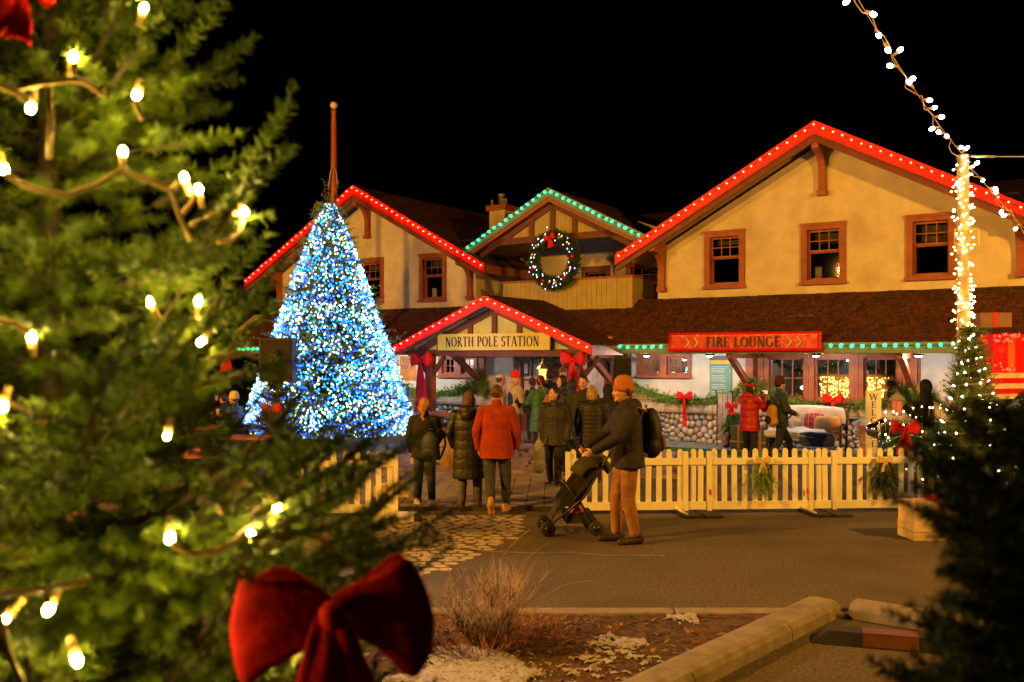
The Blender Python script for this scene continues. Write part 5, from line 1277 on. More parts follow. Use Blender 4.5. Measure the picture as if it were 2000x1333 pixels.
for s in (-1,1):
    fd = []
    for k in range(9): t = math.pi*k/8; fd.append((-.10-.48*math.cos(t), s*.56, .34+.42*math.sin(t)))
    b = MB()
    for p_, r_ in ((fd, .0),):
        b.tube(fd, [.06,.12,.15,.16,.16,.15,.13,.1,.05], 8)
    b.build('fender', car_m, cr, True)
    wh = MB().lathe([(.10,-.07),(.30,-.075),(.33,-.05),(.33,.05),(.30,.075),(.10,.07)], 20, (-.10,s*.56,.33), Matrix.Rotation(R(90),3,'X')).build('wheel', rubber, cr, True)
    MB().lathe([(.02,-.08),(.16,-.078),(.17,.078),(.02,.08)], 16, (-.10,s*.56,.33), Matrix.Rotation(R(90),3,'X')).build('hubcap', mat('chrome', (.7,.7,.7), .12, metal=1), wh, True)
    hl = MB().lathe([(.02,.20),(.09,.17),(.135,.06),(.14,0),(.13,-.01)], 18, (-.60,s*.47,.96), Matrix.Rotation(R(-90),3,'Y')).build('headlamp', MATS['chrome'], cr, True)
    hl.rotation_euler = (0,0,0)
    MB().ell((-.60,s*.47,.96), (.03,.125,.125), 16, 10).build('lens', mat('lamp_lens', (.55,.40,.20), .15, metal=.5), hl, True)
MB().bx(-.66,-.63,-.25,.25,.5,.98).build('radiator', MATS['chrome'], cr); MB().tube([(-.74,-.7,.42),(-.78,0,.42),(-.74,.7,.42)], .035, 8).build('bumper', MATS['chrome'], cr, True)
MB().tube([(.80,-.54,1.12),(.92,-.54,1.52),(.92,.54,1.52),(.80,.54,1.12)], .018, 6).build('windscreen_frame', brass, cr, True)
cl = thing('car_light_string', 'string of small warm lights wound over the old green car', 'string lights', cr.location, R(-28))
r5 = random.Random(12); cp = []
for k in range(70):
    t = k/69; x = -.55+1.5*t; a = 1.57+1.35*math.sin(k*.5); cp.append((x, (.40+.2*t)*math.cos(a)*1.1, .62+(.62+.3*t)*math.sin(a)*.95))
MB().tube(cp, .005, 4).build('wire', wire_m, cl)
me = bulb_mesh(.011, glow('car_mini', (1,.78,.32), 22), 6, 5)
for p in cp: place('bulb', me, Vector(p)+Vector((0,0,.012)), cl)
for k in range(30): a = R(150)-k*.075; place('bulb', me, (.86, .60*math.cos(a), 1.02+.62*math.sin(a)), cl)
bow('car_bow', at(1768,838,13.9), .42, (-.3,-1), 'red bow tied on the front of the old green car', tail=.95)
# pile of red presents on its roof
pr = thing('red_present', 'red wrapped present wound with red lights on the car roof', 'present', at(1945,728,14.2)); pr.rotation_euler = (0,0,R(20))
MB().bx(-.36,.36,-.28,.28,0,.58).build('box', mat('red_wrap', (.55,.015,.01), .3, coat=.4), pr); MB().bx(-.07,.07,-.285,.285,-.004,.585).bx(-.365,.365,-.06,.06,-.003,.586).build('ribbon', mat('pale_ribbon', (.6,.12,.05), .4), pr)
me = bulb_mesh(.012, glow('red_mini', (1,.012,.006), 18), 6, 5)
for k in range(60):
    q = r5.random(); z = r5.choice([.05,.12,.5,.56])+r5.uniform(-.03,.03); x, y = ((-.37+.74*q, -.30) if r5.random() < .7 else (-.38, -.28+.56*q)); place('bulb', me, (x,y,z), pr)
MB().tube([(-.37+.74*k/20, -.295, .52+.03*math.sin(k)) for k in range(21)], .006, 4).build('wire', wire_dark, pr); point((-.05,-.42,.35), .5, (1,.06,.03), .05, pr)
p2 = thing('striped_present', 'red and white striped present under the red one', 'present', at(1942,778,14.1)); p2.rotation_euler = (0,0,R(20))
for k in range(5): MB().bx(-.37,.37,-.29,.29,k*.078,k*.078+.076).build('stripe', red_ribbon if k%2 else mat('white_wrap', (.6,.5,.42), .5), p2)
p3 = thing('brown_present', 'brown paper present on top of the red present', 'present', at(1935,640,14.3)); MB().bx(-.26,.22,-.2,.2,0,.22).build('box', mat('kraft', (.16,.09,.05), .8), p3); MB().bx(-.06,0,-.205,.205,-.002,.224).build('ribbon', red_ribbon, p3)
car_rack = MB().bx(-.5,.5,-.35,.35,-.05,0).build('roof_rack', wood, cr); car_rack.location = (1.45,0,1.78)

# ================================================================== PRESENTS BY THE FENCE END
q = ground(1812,1050); cb = thing('wooden_crate', 'weathered cream wooden crate on the asphalt at the fence end', 'crate', q, R(4))
for k in range(2): MB().bx(-.27,.34,-.2,.2,.002+k*.10,.095+k*.10).build('board', mat('cream_wood', (.50,.40,.26), .75, var=.25, bump=.3, col2=(.2,.13,.07), c2scale=6, c2lo=.62, c2hi=.7), cb)
MB().bx(.05,.13,-.215,-.201,.09,.11).build('handle', iron, cb)
p4 = thing('white_present', 'white present with a red ribbon stacked on the crate', 'present', q+Vector((0,.0,.197)), R(6)); MB().bx(-.27,.30,-.18,.18,0,.19).build('box', mat('cream_wrap', (.62,.50,.34), .5), p4); MB().bx(-.28,.31,-.19,.19,.191,.24).build('lid', MATS['cream_wrap'], p4); MB().bx(.03,.09,-.196,.196,-.002,.245).build('ribbon', red_ribbon, p4)
bow('present_bow', q+Vector((.06,-.03,.47)), .15, (0,-1), 'small red bow on the white present', tail=.35)

# ================================================================== TABLES, PLANTERS AND GRASS BY THE LIT TREE
redwood = mat('redwood', (.34,.10,.055), .6, var=.2, bump=.3, bscale=25)
def picnic(label, loc, rz, m):
    o = thing('picnic_table', label, 'table', loc, rz)
    for k in range(5): MB().bx(-.8,.8,-.36+k*.145,-.225+k*.145,.70,.74).build('top_board', m, o)
    for s in (-1,1):
        for k in range(2): MB().bx(-.8,.8,s*.62-.13+k*.13,s*.62-.01+k*.13,.42,.45).build('bench_board', m, o)
        MB().beam((s*.55,-.62,.03),(s*.55,-.15,.69),.04,.09).beam((s*.55,.62,.03),(s*.55,.15,.69),.04,.09).bx(s*.55-.06,s*.55-.021,-.74,.74,.36,.419).build('trestle', m, o)
    return o
picnic('redwood picnic table behind the girl with the braid', ground(868,872)+Vector((0,.6,0)), R(40), redwood)
picnic('dark picnic table at the far left of the lit tree', ground(425,905), R(10), timber_dark)
picnic('orange lit picnic table behind the unlit fir', ground(455,915)+Vector((.3,-1.4,0)), R(-4), wood)
def rockery(label, c, n, seed, sx=.9, sy=.45, hgt=.5):
    o = thing('rockery', label, 'rocks', c); r6 = random.Random(seed)
    for k in range(n):
        l = k % 3; q = link('rock', stone_data[r6.randrange(7)], o); s = r6.uniform(.11,.19)
        q.location = (r6.uniform(-sx,sx)*(1-l*.25), r6.uniform(-sy,sy)*(1-l*.3), .08+l*hgt*.33); q.scale = (s, s*.8, s*.75); q.rotation_euler = (r6.uniform(-.4,.4), r6.uniform(-.4,.4), r6.uniform(0,6))
    return o
rockery('low heap of round stones behind the girl with the braid', ground(868,905), 34, 2, .55, .4)
rockery('grey stones piled under the ticket window wall', bw(-3.2,-.6,0), 26, 3, .7, .25, .6)
def grass_tuft(name, label, c, n, h, seed, col, spread=.25, r=.004, lean=.35):
    o = thing(name, label, 'grass', c); b = MB(); r6 = random.Random(seed)
    for k in range(n):
        a = r6.uniform(0,6.28); q = r6.random()**.5*spread*.5; L = h*r6.uniform(.55,1.1); le = r6.uniform(.05,lean); x, y = q*math.cos(a), q*math.sin(a)
        pts = [(x+le*L*math.cos(a)*t*t, y+le*L*math.sin(a)*t*t, L*t*(1-.15*le*t)) for t in (0,.35,.7,1)]; b.tube(pts, [r,r*.8,r*.6,r*.2], 3, False)
    b.build('blades', col, o, fix=False); return o
straw = mat('straw', (.40,.26,.11), .8, var=.25, vscale=15)
grass_tuft('dry_grass', 'tall dry ornamental grass behind the girl with the braid', ground(885,918), 170, .75, 1, straw, .5, .006)
mt = small_fir('potted_fir', 'little potted fir at the fence end by the stroller', ground(1113,985), .95, .17, .45, 19, 0, tl=.1, stepz=.06); MB().lathe([(.09,0),(.13,.30),(.14,.31),(.12,.33)], 14).build('pot', mat('black_pot', (.02,.02,.022), .5), mt, True)
# decorations lying by the boardwalk left of the girl
o = thing('sandwich_board', 'low cream sloping board by the fence end', 'board', ground(772,975)); MB().prism([(-.3,0),(.25,0),(.1,.28),(-.3,.20)], lambda a, c, q: (a, q, c), -.15, .15).build('panel', mat('cream_board', (.55,.42,.30), .6), o); MB().bx(-.32,.28,-.17,.17,-.0,.02).build('base', timber_dark, o)

# ================================================================== SHRUB AND GRASSES ON THE BED
sh = thing('bare_shrub', 'bare frosted grey shrub on the snowy planting bed', 'shrub', ground(950,1268)+Vector((0,0,.02)))
r6 = random.Random(21); tw = MB(); tips = MB()
def grow(p, d, L, r, lev):
    pts = [p]; q = p
    for k in range(4): d = (d+Vector((r6.uniform(-.22,.22), r6.uniform(-.22,.22), r6.uniform(-.06,.16)))).normalized(); q = q+d*(L/4); pts.append(q)
    (tips if lev >= 2 else tw).tube(pts, [r, r*.85, r*.7, r*.55, r*.4], 4 if lev < 2 else 3, False)
    if lev < 3:
        for k in range((4,4,3)[lev]):
            i = r6.randint(1,4); nd = (d+Vector((r6.uniform(-1,1), r6.uniform(-1,1), r6.uniform(-.15,.75)))).normalized(); grow(pts[i], nd, L*r6.uniform(.38,.62), r*.62, lev+1)
for k in range(54):
    a = r6.uniform(0,6.28); e = r6.uniform(.1,1.0); grow(Vector((.10*math.cos(a),.10*math.sin(a),0)), Vector((e*math.cos(a), e*math.sin(a), 1.0)).normalized(), r6.uniform(.24,.38), .0058, 0)
tw.build('branches', mat('shrub_bark', (.09,.05,.032), .9, var=.3), sh, fix=False); tips.build('twig_tips', mat('shrub_twig', (.30,.24,.225), .85, var=.35, vscale=18), sh, fix=False)
sh2 = thing('low_twigs', 'dark dry heather at the edge of the red bow', 'shrub', ground(790,1275)+Vector((0,0,.02))); tw, tips = MB(), MB()
for k in range(22): a = r6.uniform(0,6.28); grow(Vector((.14*math.cos(a),.12*math.sin(a),0)), Vector((.8*math.cos(a), .8*math.sin(a), 1)).normalized(), r6.uniform(.14,.24), .004, 1)
tw.build('branches', MATS['shrub_bark'], sh2, fix=False); tips.build('twigs', mat('heather_twig', (.13,.08,.06), .9, var=.35), sh2, fix=False)
sh3 = thing('low_twigs', 'brown dry stalks spreading at the foot of the bare shrub', 'shrub', ground(930,1285)+Vector((0,0,.02))); tw, tips = MB(), MB()
for k in range(60): a = r6.uniform(0,6.28); grow(Vector((.30*math.cos(a)*r6.random(),.20*math.sin(a)*r6.random(),0)), Vector((.9*math.cos(a), .9*math.sin(a), .6)).normalized(), r6.uniform(.14,.28), .004, 1)
tw.build('branches', MATS['shrub_bark'], sh3, fix=False); tips.build('twigs', mat('rust_twig', (.22,.10,.045), .9, var=.35), sh3, fix=False)
grass_tuft('dry_grass', 'reddish dry grass right of the bare shrub', ground(1040,1252), 120, .20, 3, mat('rust_grass', (.26,.11,.04), .9, var=.3), .55, .003, .9)
grass_tuft('dry_grass', 'pale dry grass standing through the bare shrub', ground(975,1255), 60, .55, 4, straw, .24, .0035, .4)
gs = thing('grass_stalk', 'long pale grass stalks arching right of the shrub', 'grass', (0,0,0)); b = MB()
Yg = ground(985,1230).y
for pth in ([(985,1230),(1000,1150),(1022,1100),(1050,1075),(1075,1058)], [(978,1220),(985,1120),(980,1060),(984,1045)], [(985,1225),(1005,1140),(1040,1105),(1060,1085)], [(960,1225),(955,1120),(962,1080),(982,1050)], [(990,1225),(992,1130),(988,1080),(985,1046)],
            [(1030,1225),(1060,1165),(1110,1140),(1150,1134),(1172,1138)], [(985,1090),(1012,1096)], [(1000,1150),(1040,1085),(1045,1065)], [(1085,1220),(1095,1180),(1098,1155)], [(980,1210),(975,1100),(990,1075),(1020,1045),(1035,1035)]):
    b.tube([at(x, y, Yg+.02*math.sin(x)) for x, y in pth], [.0035]+[.0028]*(len(pth)-2)+[.0012], 4, False)
b.build('stalks', straw, gs, fix=False)

# ================================================================== INSIDE THE LOUNGE
fl = thing('light_curtain', 'curtain of tiny golden lights inside the lounge', 'string lights', bw(7.15,1.05,0), -TH); rng = np.random.default_rng(3); n = 620
P = np.stack([rng.uniform(-.75,.80,n), rng.normal(0,.05,n), rng.uniform(1.0,1.66,n)], 1); bulbs_stuff('small_bulbs', P, .014, glow('curtain_gold', (1,.66,.12), 7), fl)
for k in range(12): x = -.72+k*.135; MB().tube([(x,0,1.7),(x+.01,0,1.0)], .003, 4).build('strand', wire_m, fl)
MB().bx(-.8,.85,.12,.15,.9,1.72).build('backing', mat('curtain_back', (.28,.15,.04), .9), fl)
o = thing('wall_poster', 'dark poster with a pale oval on the lounge wall', 'poster', bw(6.9,3.0,1.25), -TH); MB().bx(-.55,.40,0,.03,0,.95).build('panel', mat('poster_dark', (.02,.02,.022), .5), o); MB().ell((-.08,-.01,.52), (.24,.01,.30), 16, 10).build('oval', mat('poster_grey', (.34,.31,.30), .7), o, True)
o = thing('blue_screen', 'small blue lit screen inside the last lounge window', 'screen', bw(8.55,2.0,1.22), -TH); MB().bx(-.24,.24,0,.03,0,.22).build('display', glow('blue_display', (.02,.25,.55), .8), o); MB().bx(-.26,.26,.031,.06,-.02,.24).build('case', metal_dark, o)
o = thing('neon_lamp', 'red and white glowing lamp inside the first tall window', 'lamp', bw(5.95,1.5,1.2), -TH); MB().lathe([(.05,.3),(.09,.4),(.06,.55),(.10,.72),(.04,.85)], 12).build('shade', glow('red_shade', (1,.18,.08), 2.0), o, True); MB().ell((0,0,.18), (.16,.16,.07), 12, 8).build('base', glow('white_base', (.75,.85,1), 2.2), o, True); MB().lathe([(.03,-1.1),(.03,.15)], 8).build('stand', metal_dark, o)
it = small_fir('indoor_fir', 'small fir added behind the small lounge windows for their coloured lights', bw(3.35,.85,.7), 1.62, .46, .3, 13, 0, tl=.14)  # fir added indoors so that coloured lights show in the small panes
for nm, c_, k in (('indoor_teal',(.1,.7,.8),70),('indoor_white',(1,.95,.8),70),('indoor_gold',(1,.6,.15),40)):
    me = bulb_mesh(.013, glow(nm, c_, 5), 6, 5)
    for _ in range(k): z = rng.uniform(.6,1.55); a = rng.uniform(3.2,6.2); rr = .46*(1.62-z)/1.32+.03; place('bulb', me, (rr*math.cos(a), rr*math.sin(a), z), it)
o = thing('shelf_lights', 'cluster of orange candles behind the small lounge windows', 'candles', bw(2.55,.9,1.62), -TH)
for k in range(16): MB().lathe([(.016,0),(.016,.05+.05*rng.random()),(.004,.12)], 6, (rng.uniform(-.2,.25), rng.uniform(-.1,.1), 0)).build('candle', glow('candle_%d' % (k%2), [(1,.4,.08),(.9,.7,.5)][k%2], 2.2), o)
MB().bx(-.3,.35,-.15,.15,-.03,0).build('shelf', wood, o)

for o in list(bpy.data.objects):
    if o.name.split('.')[0] in ('branches', 'twigs', 'twig_tips', 'stalks', 'blades', 'sprays', 'foliage'): o['kind'] = 'stuff'
# ================================================================== PEOPLE
skin_a, skin_b = mat('skin', (.50,.27,.18), .55, var=.08, vscale=12), mat('skin_fair', (.62,.37,.27), .55, var=.08, vscale=12)
hair_brown, hair_dark = mat('hair_brown', (.075,.036,.017), .5, var=.4, vscale=30, bump=.6, bscale=90), mat('hair_dark', (.012,.009,.008), .45, var=.3, vscale=30, bump=.6, bscale=90)
hair_blond, hair_red = mat('hair_blond', (.30,.19,.075), .5, var=.6, vscale=30, bump=.6, bscale=90), mat('hair_ginger', (.36,.15,.045), .5, var=.35, vscale=30, bump=.6, bscale=90)
eye_m, lip_m = mat('eye_dark', (.02,.014,.012), .25), mat('lips', (.30,.09,.07), .5)
denim, denim_grey, black_trs = mat('denim', (.030,.040,.060), .85, var=.4, vscale=9, bump=.9, bscale=12), mat('denim_grey', (.075,.080,.085), .85, var=.35, vscale=9, bump=.9, bscale=12), mat('black_trousers', (.012,.012,.014), .8, var=.25, bump=.8, bscale=12)
boot_m, cream_shoe = mat('brown_boot', (.05,.022,.014), .5), mat('cream_sneaker', (.80,.72,.52), .6)
black_puffer = mat('black_puffer', (.010,.011,.011), .5, var=.3, band=(7.5,.16), bump=.28); black_quilt = mat('black_quilt', (.012,.012,.011), .55, var=.3, band=(15,.10), bump=.28); black_wool = mat('black_wool', (.010,.010,.011), .85, var=.3, bump=.8, bscale=11)

def finish(b, name, m, parent, voxel, smooth=2):
    o = b.build(name, m, parent, True, fix=False)
    r = o.modifiers.new('remesh', 'REMESH'); r.mode = 'VOXEL'; r.voxel_size = voxel; r.use_smooth_shade = True
    s = o.modifiers.new('smooth', 'SMOOTH'); s.iterations = smooth; s.factor = .5
    return o
def person(label, pos, h, yaw, top, trousers, shoes, skin=None, hair=None, hat=None, J=None, head=(0,0,0), face=False, vox=.011, hood=None, collar=True, glove=None, group='people at the station', girth=1.0, child=()):
    """One figure: a continuous body, with clothes, hair and hat as its children. top = (material, hem height, bulk, flare)."""
    k = h/1.75; skin = skin or skin_a; o = thing('person', label, 'person', pos, yaw, group)
    j = dict(ankle_l=(-.10,0,.085), ankle_r=(.10,0,.085), knee_l=(-.10,.03,.49), knee_r=(.10,.03,.49), hip_l=(-.095,0,.92), hip_r=(.095,0,.92), sh_l=(-.185,-.01,1.42), sh_r=(.185,-.01,1.42),
             elbow_l=(-.255,-.03,1.13), elbow_r=(.255,-.03,1.13), wrist_l=(-.25,.07,.89), wrist_r=(.25,.07,.89), lean=0.0)
    j.update(J or {}); ln = j['lean']
    V = lambda p: Vector((p[0], p[1]+(p[2]-.9)*ln if p[2] > .9 and ln else p[1], p[2]))*k
    a = {n: V(p) for n, p in j.items() if isinstance(p, tuple) and not n.startswith('palm')}
    hc = V((0,.02,1.635)); HM = Matrix.Rotation(head[0],3,'Z') @ Matrix.Rotation(head[1],3,'X') @ Matrix.Rotation(head[2],3,'Y')
    hp = lambda x, y, z: hc + HM @ Vector((x,y,z))*k
    b = MB()
    b.ell(hc, (.076*k,.096*k,.116*k), 16, 12, HM); b.ell(hp(0,.022,-.062), (.054*k,.066*k,.056*k), 12, 8, HM); b.ell(hp(0,.075,-.095), (.022*k,.02*k,.018*k), 8, 6, HM)
    b.caps(hp(0,.088,.012), hp(0,.104,-.028), .010*k, .0165*k, 8); b.ell(hp(0,.088,.022), (.045*k,.014*k,.010*k), 8, 6, HM)
    for s in (-1,1): b.ell(hp(s*.077,-.006,-.006), (.011*k,.021*k,.031*k), 8, 6, HM); b.ell(hp(s*.035,.07,-.03), (.022*k,.022*k,.02*k), 8, 6, HM)
    b.caps(V((0,-.01,1.40)), hc+Vector((0,-.015,-.07))*k, .062*k, .055*k, 12)
    b.ell(V((0,0,1.30)), (.165*k*girth,.105*k*girth,.20*k), 14, 10); b.ell(V((0,0,1.08)), (.145*k*girth,.10*k*girth,.18*k), 14, 10); b.ell(V((0,0,.94)), (.165*k*girth,.11*k*girth,.13*k), 14, 10)
    for s in 'lr':
        b.caps(a['sh_'+s], a['elbow_'+s], .052*k, .042*k); b.caps(a['elbow_'+s], a['wrist_'+s], .042*k, .027*k); b.caps(a['hip_'+s], a['knee_'+s], .085*k, .056*k); b.caps(a['knee_'+s], a['ankle_'+s], .056*k, .036*k); b.caps(a['sh_'+s], V((0,0,1.40)), .055*k, .07*k)
        if 'toe_'+s not in a: a['toe_'+s] = a['ankle_'+s]+Vector((.02*(1 if s == 'r' else -1),.16,-.055))*k
        b.caps(a['ankle_'+s]+Vector((0,-.02,-.04))*k, a['toe_'+s], .036*k, .026*k, 8)
        d = (a['wrist_'+s]-a['elbow_'+s]).normalized(); sg_ = 1 if s == 'r' else -1; n = Vector((-sg_,.15,.1)); n = (n-d*n.dot(d)).normalized()
        if j.get('palm_'+s): n = Vector(j['palm_'+s]); n = (n-d*n.dot(d)).normalized()
        sd = d.cross(n).normalized(); w = a['wrist_'+s]; hb = MB(); M3 = Matrix((sd, n, d)).transposed()
        hb.caps(w-d*.01*k, w+d*.05*k, .026*k, .03*k, 8, (n,.55)); hb.ell(w+d*.055*k, (.040*k,.016*k,.045*k), 10, 8, M3)
        cu = j.get('curl', .55)
        for f in range(4):
            p0 = w+d*.088*k+sd*((f-1.5)*.0195*k); l = (.034,.040,.038,.030)[f]*k; d1 = (d*math.cos(cu)+n*math.sin(cu)).normalized(); d2 = (d*math.cos(cu*2)+n*math.sin(cu*2)).normalized(); p1 = p0+d1*l; hb.caps(p0-d*.01*k, p1, .0092*k, .0086*k, 6); hb.caps(p1, p1+d2*l*.9, .0086*k, .0072*k, 6)
        t0 = w+d*.03*k-sd*.028*k*(1 if sd.y*1 < 0 else -1); td = (d*.7+n*.5-sd*.6*(1 if sd.y < 0 else -1)).normalized(); hb.caps(t0, t0+td*.04*k, .012*k, .010*k, 6); hb.caps(t0+td*.04*k, t0+td*.04*k+(d*.8+n*.5).normalized()*.028*k, .010*k, .008*k, 6)
        if glove: finish(hb, 'glove', glove, o, .007*k, 1)
        else: b.add(hb.v, hb.f)
    finish(b, 'body', skin, o, min(vox, .0085), 1)
    # trousers and shoes
    t = MB(); t.ell(V((0,-.005,.93)), (.185*k*girth,.13*k*girth,.14*k), 14, 10)
    for s in 'lr':
        t.caps(a['hip_'+s], a['knee_'+s], .102*k*girth, .078*k); t.caps(a['knee_'+s], a['ankle_'+s]+(a['knee_'+s]-a['ankle_'+s])*.09, .078*k, .062*k)
        sh = MB(); f_ = (a['toe_'+s]-(a['ankle_'+s]+Vector((0,0,-.055))*k)); f_.normalize(); he = a['ankle_'+s]+Vector((0,0,-.04))*k-f_*.05*k
        sh.caps(he, a['toe_'+s]+f_*.01*k, .050*k, .042*k, 10); sh.caps(he+Vector((0,0,.02))*k, a['ankle_'+s]+Vector((0,0,.06))*k, .05*k, .048*k, 10); sh.ell(a['toe_'+s]-f_*.04*k, (.05*k,.06*k,.04*k), 10, 6)
        zmin = min(v[2] for v in sh.v)
        sh.v = [(x, y, max(z, zmin+.012*k)) for x, y, z in sh.v]
        finish(sh, 'shoe', shoes, o, .010*k, 1)
    finish(t, 'trousers', trousers, o, .013*k, 3)
    # coat: flared tube with sleeves
    m_, hem, bulk, flare = top; c = MB(); g_ = bulk*girth
    prof = [(1.44,.13,.105),(1.38,.18,.125),(1.25,.19,.140),(1.10,.182,.138),(.98,.19,.142),(.80,.20*flare,.15*flare),(.60,.205*flare,.158*flare),(.40,.215*flare,.165*flare)]
    ring = []
    for z, rx, ry in prof:
        zz = max(z, hem); ring.append((zz, rx*g_, ry*g_))
        if z <= hem: break
    else: ring.append((hem, prof[-1][1]*g_, prof[-1][2]*g_))
    n_ = 20; vs = []
    for z, rx, ry in ring:
        p = V((0,0,z)); vs += [p+Vector((rx*k*math.copysign(abs(math.cos(q))**.85, math.cos(q)), ry*k*math.copysign(abs(math.sin(q))**.85, math.sin(q)), 0)) for q in [2*math.pi*i/n_ for i in range(n_)]]
    K = len(ring); c.add(vs, [(i*n_+q, i*n_+(q+1)%n_, (i+1)*n_+(q+1)%n_, (i+1)*n_+q) for i in range(K-1) for q in range(n_)]+[tuple(range(n_)), tuple((K-1)*n_+q for q in range(n_-1,-1,-1))])
    for s in 'lr':
        e, w = a['elbow_'+s], a['wrist_'+s]; c.caps(a['sh_'+s]+Vector((0,0,-.02))*k, e, .080*k*bulk, .064*k*bulk, 12); c.caps(e, w-(w-e).normalized()*.015*k, .064*k*bulk, .048*k*bulk, 12); c.caps(V((0,-.01,1.40)), a['sh_'+s]+Vector((0,0,-.02))*k, .09*k*bulk, .078*k*bulk, 12)
    if collar: c.caps(V((0,-.012,1.44)), V((0,-.005,1.515)), .078*k, .072*k, 12)
    if hood == 'down': c.ell(V((0,-.10,1.475)), (.135*k,.085*k,.085*k), 12, 8); c.ell(V((0,-.135,1.42)), (.09*k,.05*k,.09*k), 12, 8)
    finish(c, 'coat', m_, o, max(vox, .011), 2)
    if hood == 'up':
        q = MB(); q.ell(hp(0,-.035,.012), (.108*k,.112*k,.140*k), 16, 12, HM); q.caps(hp(0,-.03,-.09), V((0,-.02,1.44)), .10*k, .11*k, 12); finish(q, 'hood', m_, o, .012*k, 2)
    if hair:
        st, hm = hair; q = MB()
        q.ell(hp(0,-.020,.022), (.084*k,.096*k,.110*k), 16, 12, HM)
        if st in ('bob','long','braid'): q.ell(hp(0,-.055,-.035), (.086*k,.062*k,.105*k), 14, 10, HM)
        if st == 'bob':
            for s in (-1,1): q.ell(hp(s*.068,-.012,-.05), (.030*k,.055*k,.090*k), 10, 8, HM)
            q.ell(hp(0,-.06,-.09), (.085*k,.045*k,.06*k), 12, 8, HM)
        if st == 'long':
            for s in (-1,1): q.caps(hp(s*.066,-.02,-.03), hp(s*.085,.0,-.20), .035*k, .03*k)
            q.caps(hp(0,-.06,-.05), hp(0,-.08,-.22), .075*k, .06*k, 12)
        if st == 'braid':
            pts = [hp(.03,-.09,-.08)+Vector((.02*i/9,-.012,-.05*i))*k for i in range(9)]
            for i, p in enumerate(pts): q.ell(p+Vector((.010*(1 if i%2 else -1),-.01,0))*k, (.030*k*(1-.04*i),.026*k,.034*k), 10, 8)
            q.ell(pts[-1]+Vector((0,-.005,-.06))*k, (.030*k,.024*k,.045*k), 10, 8)
        if st == 'bun': q.ell(hp(0,-.11,.03), .045*k, 10, 8); q.ell(hp(0,-.05,-.03), (.082*k,.06*k,.09*k), 12, 8, HM)
        hr_ = random.Random(label)
        for i in range(26):                        # loose locks break the outline
            t_ = hr_.uniform(0, 2*math.pi); z_ = hr_.uniform(-.02,.10); rr_ = .088*math.sqrt(max(.05, 1-(z_/.125)**2)); x_, y_ = rr_*math.cos(t_), rr_*1.1*math.sin(t_)-.02
            if y_ > .035 and z_ < .06: continue
            l_ = .02 if st in ('short','bun') else .05; q.caps(hp(x_,y_,z_), hp(x_*1.08+hr_.uniform(-.015,.015), y_*1.05-.01, z_-l_*hr_.uniform(.4,1.4)), .014*k, .006*k, 6)
        finish(q, 'hair', hm, o, .009*k, 1)
    if hat:
        st, hm = hat; q = MB(); z0 = -.005
        if st == 'beanie':
            q.lathe([(.088,z0-.028),(.101,z0-.024),(.106,z0+.0),(.103,z0+.034),(.098,z0+.04),(.096,z0+.075),(.083,z0+.115),(.055,z0+.142),(.02,z0+.152),(.004,z0+.153)], 22, hp(0,-.012,.035), HM @ Matrix.Diagonal((.93*k,1.08*k,1.0*k)))
            q.build('beanie', hm, o, True)
        else:
            q.lathe([(.086,0),(.092,.02),(.09,.055),(.07,.085),(.03,.10),(.004,.102)], 20, hp(0,-.008,.035), HM @ Matrix.Diagonal((.95*k,1.1*k,1.0*k))); q.build('cap', hm, o, True)
            vz = MB().prism([(-.07,0),(-.06,.05),(-.03,.085),(0,.092),(.03,.085),(.06,.05),(.07,0)], lambda x, y, t: hp(x, .085+y, .04-.18*y+t), 0, .006); vz.build('visor', black_trs, o)
    if face:
        for s in (-1,1): MB().ell(hp(s*.031,.083,.006), (.013*k,.008*k,.007*k), 10, 6, HM).build('eye', eye_m, o, True); MB().ell(hp(s*.032,.090,.028), (.019*k,.006*k,.005*k), 8, 5, HM).build('brow', hair[1] if hair else hair_dark, o, True)
        MB().ell(hp(0,.088,-.066), (.022*k,.008*k,.007*k), 10, 6, HM).build('mouth', lip_m, o, True)
    return o
PI = math.pi
# the three walking to the porch, seen from behind
pg = ground(829, 990); girl = person('girl with a long ginger braid, black coat and cream sneakers', pg, 1.54, R(-12), (black_wool,.80,1.06,1.04), denim, cream_shoe, hair=('braid',hair_red), head=(R(-18),R(-6),0), J=dict(elbow_r=(.24,.06,1.13), wrist_r=(.14,.22,1.0), ankle_l=(-.10,-.06,.085), ankle_r=(.11,.06,.085), knee_l=(-.10,.0,.49)), collar=True)
pc = ground(915, 998); person('person in a long black puffer coat with brown bobbed hair', pc, 1.65, R(-8), (black_puffer,.48,1.10,1.02), denim_grey, boot_m, hair=('bob',hair_brown), head=(R(22),R(-8),R(4)), hood='down', J=dict(ankle_l=(-.09,-.05,.085), ankle_r=(.12,.12,.10), knee_r=(.11,.12,.5), elbow_l=(-.28,-.02,1.15), wrist_l=(-.24,.10,.93)))
rust = mat('orange_red_fleece', (.25,.026,.006), .95, var=.2, vscale=9, bump=.7, bscale=14)
pm = ground(970, 1003); person('broad person in an orange red fleece walking away in jeans', pm, 1.74, R(-4), (rust,.76,1.04,1.0), denim, mat('tan_shoe', (.36,.20,.08), .7), hair=('short',hair_brown), head=(R(-10),R(-10),R(3)), girth=1.08, J=dict(ankle_r=(.12,.10,.085), knee_r=(.12,.08,.49), ankle_l=(-.05,-.30,.17), knee_l=(-.09,-.03,.50), toe_l=(-.05,-.24,.035), elbow_l=(-.275,-.04,1.13), elbow_r=(.27,.0,1.13), wrist_l=(-.25,.02,.88), wrist_r=(.255,.10,.90)))
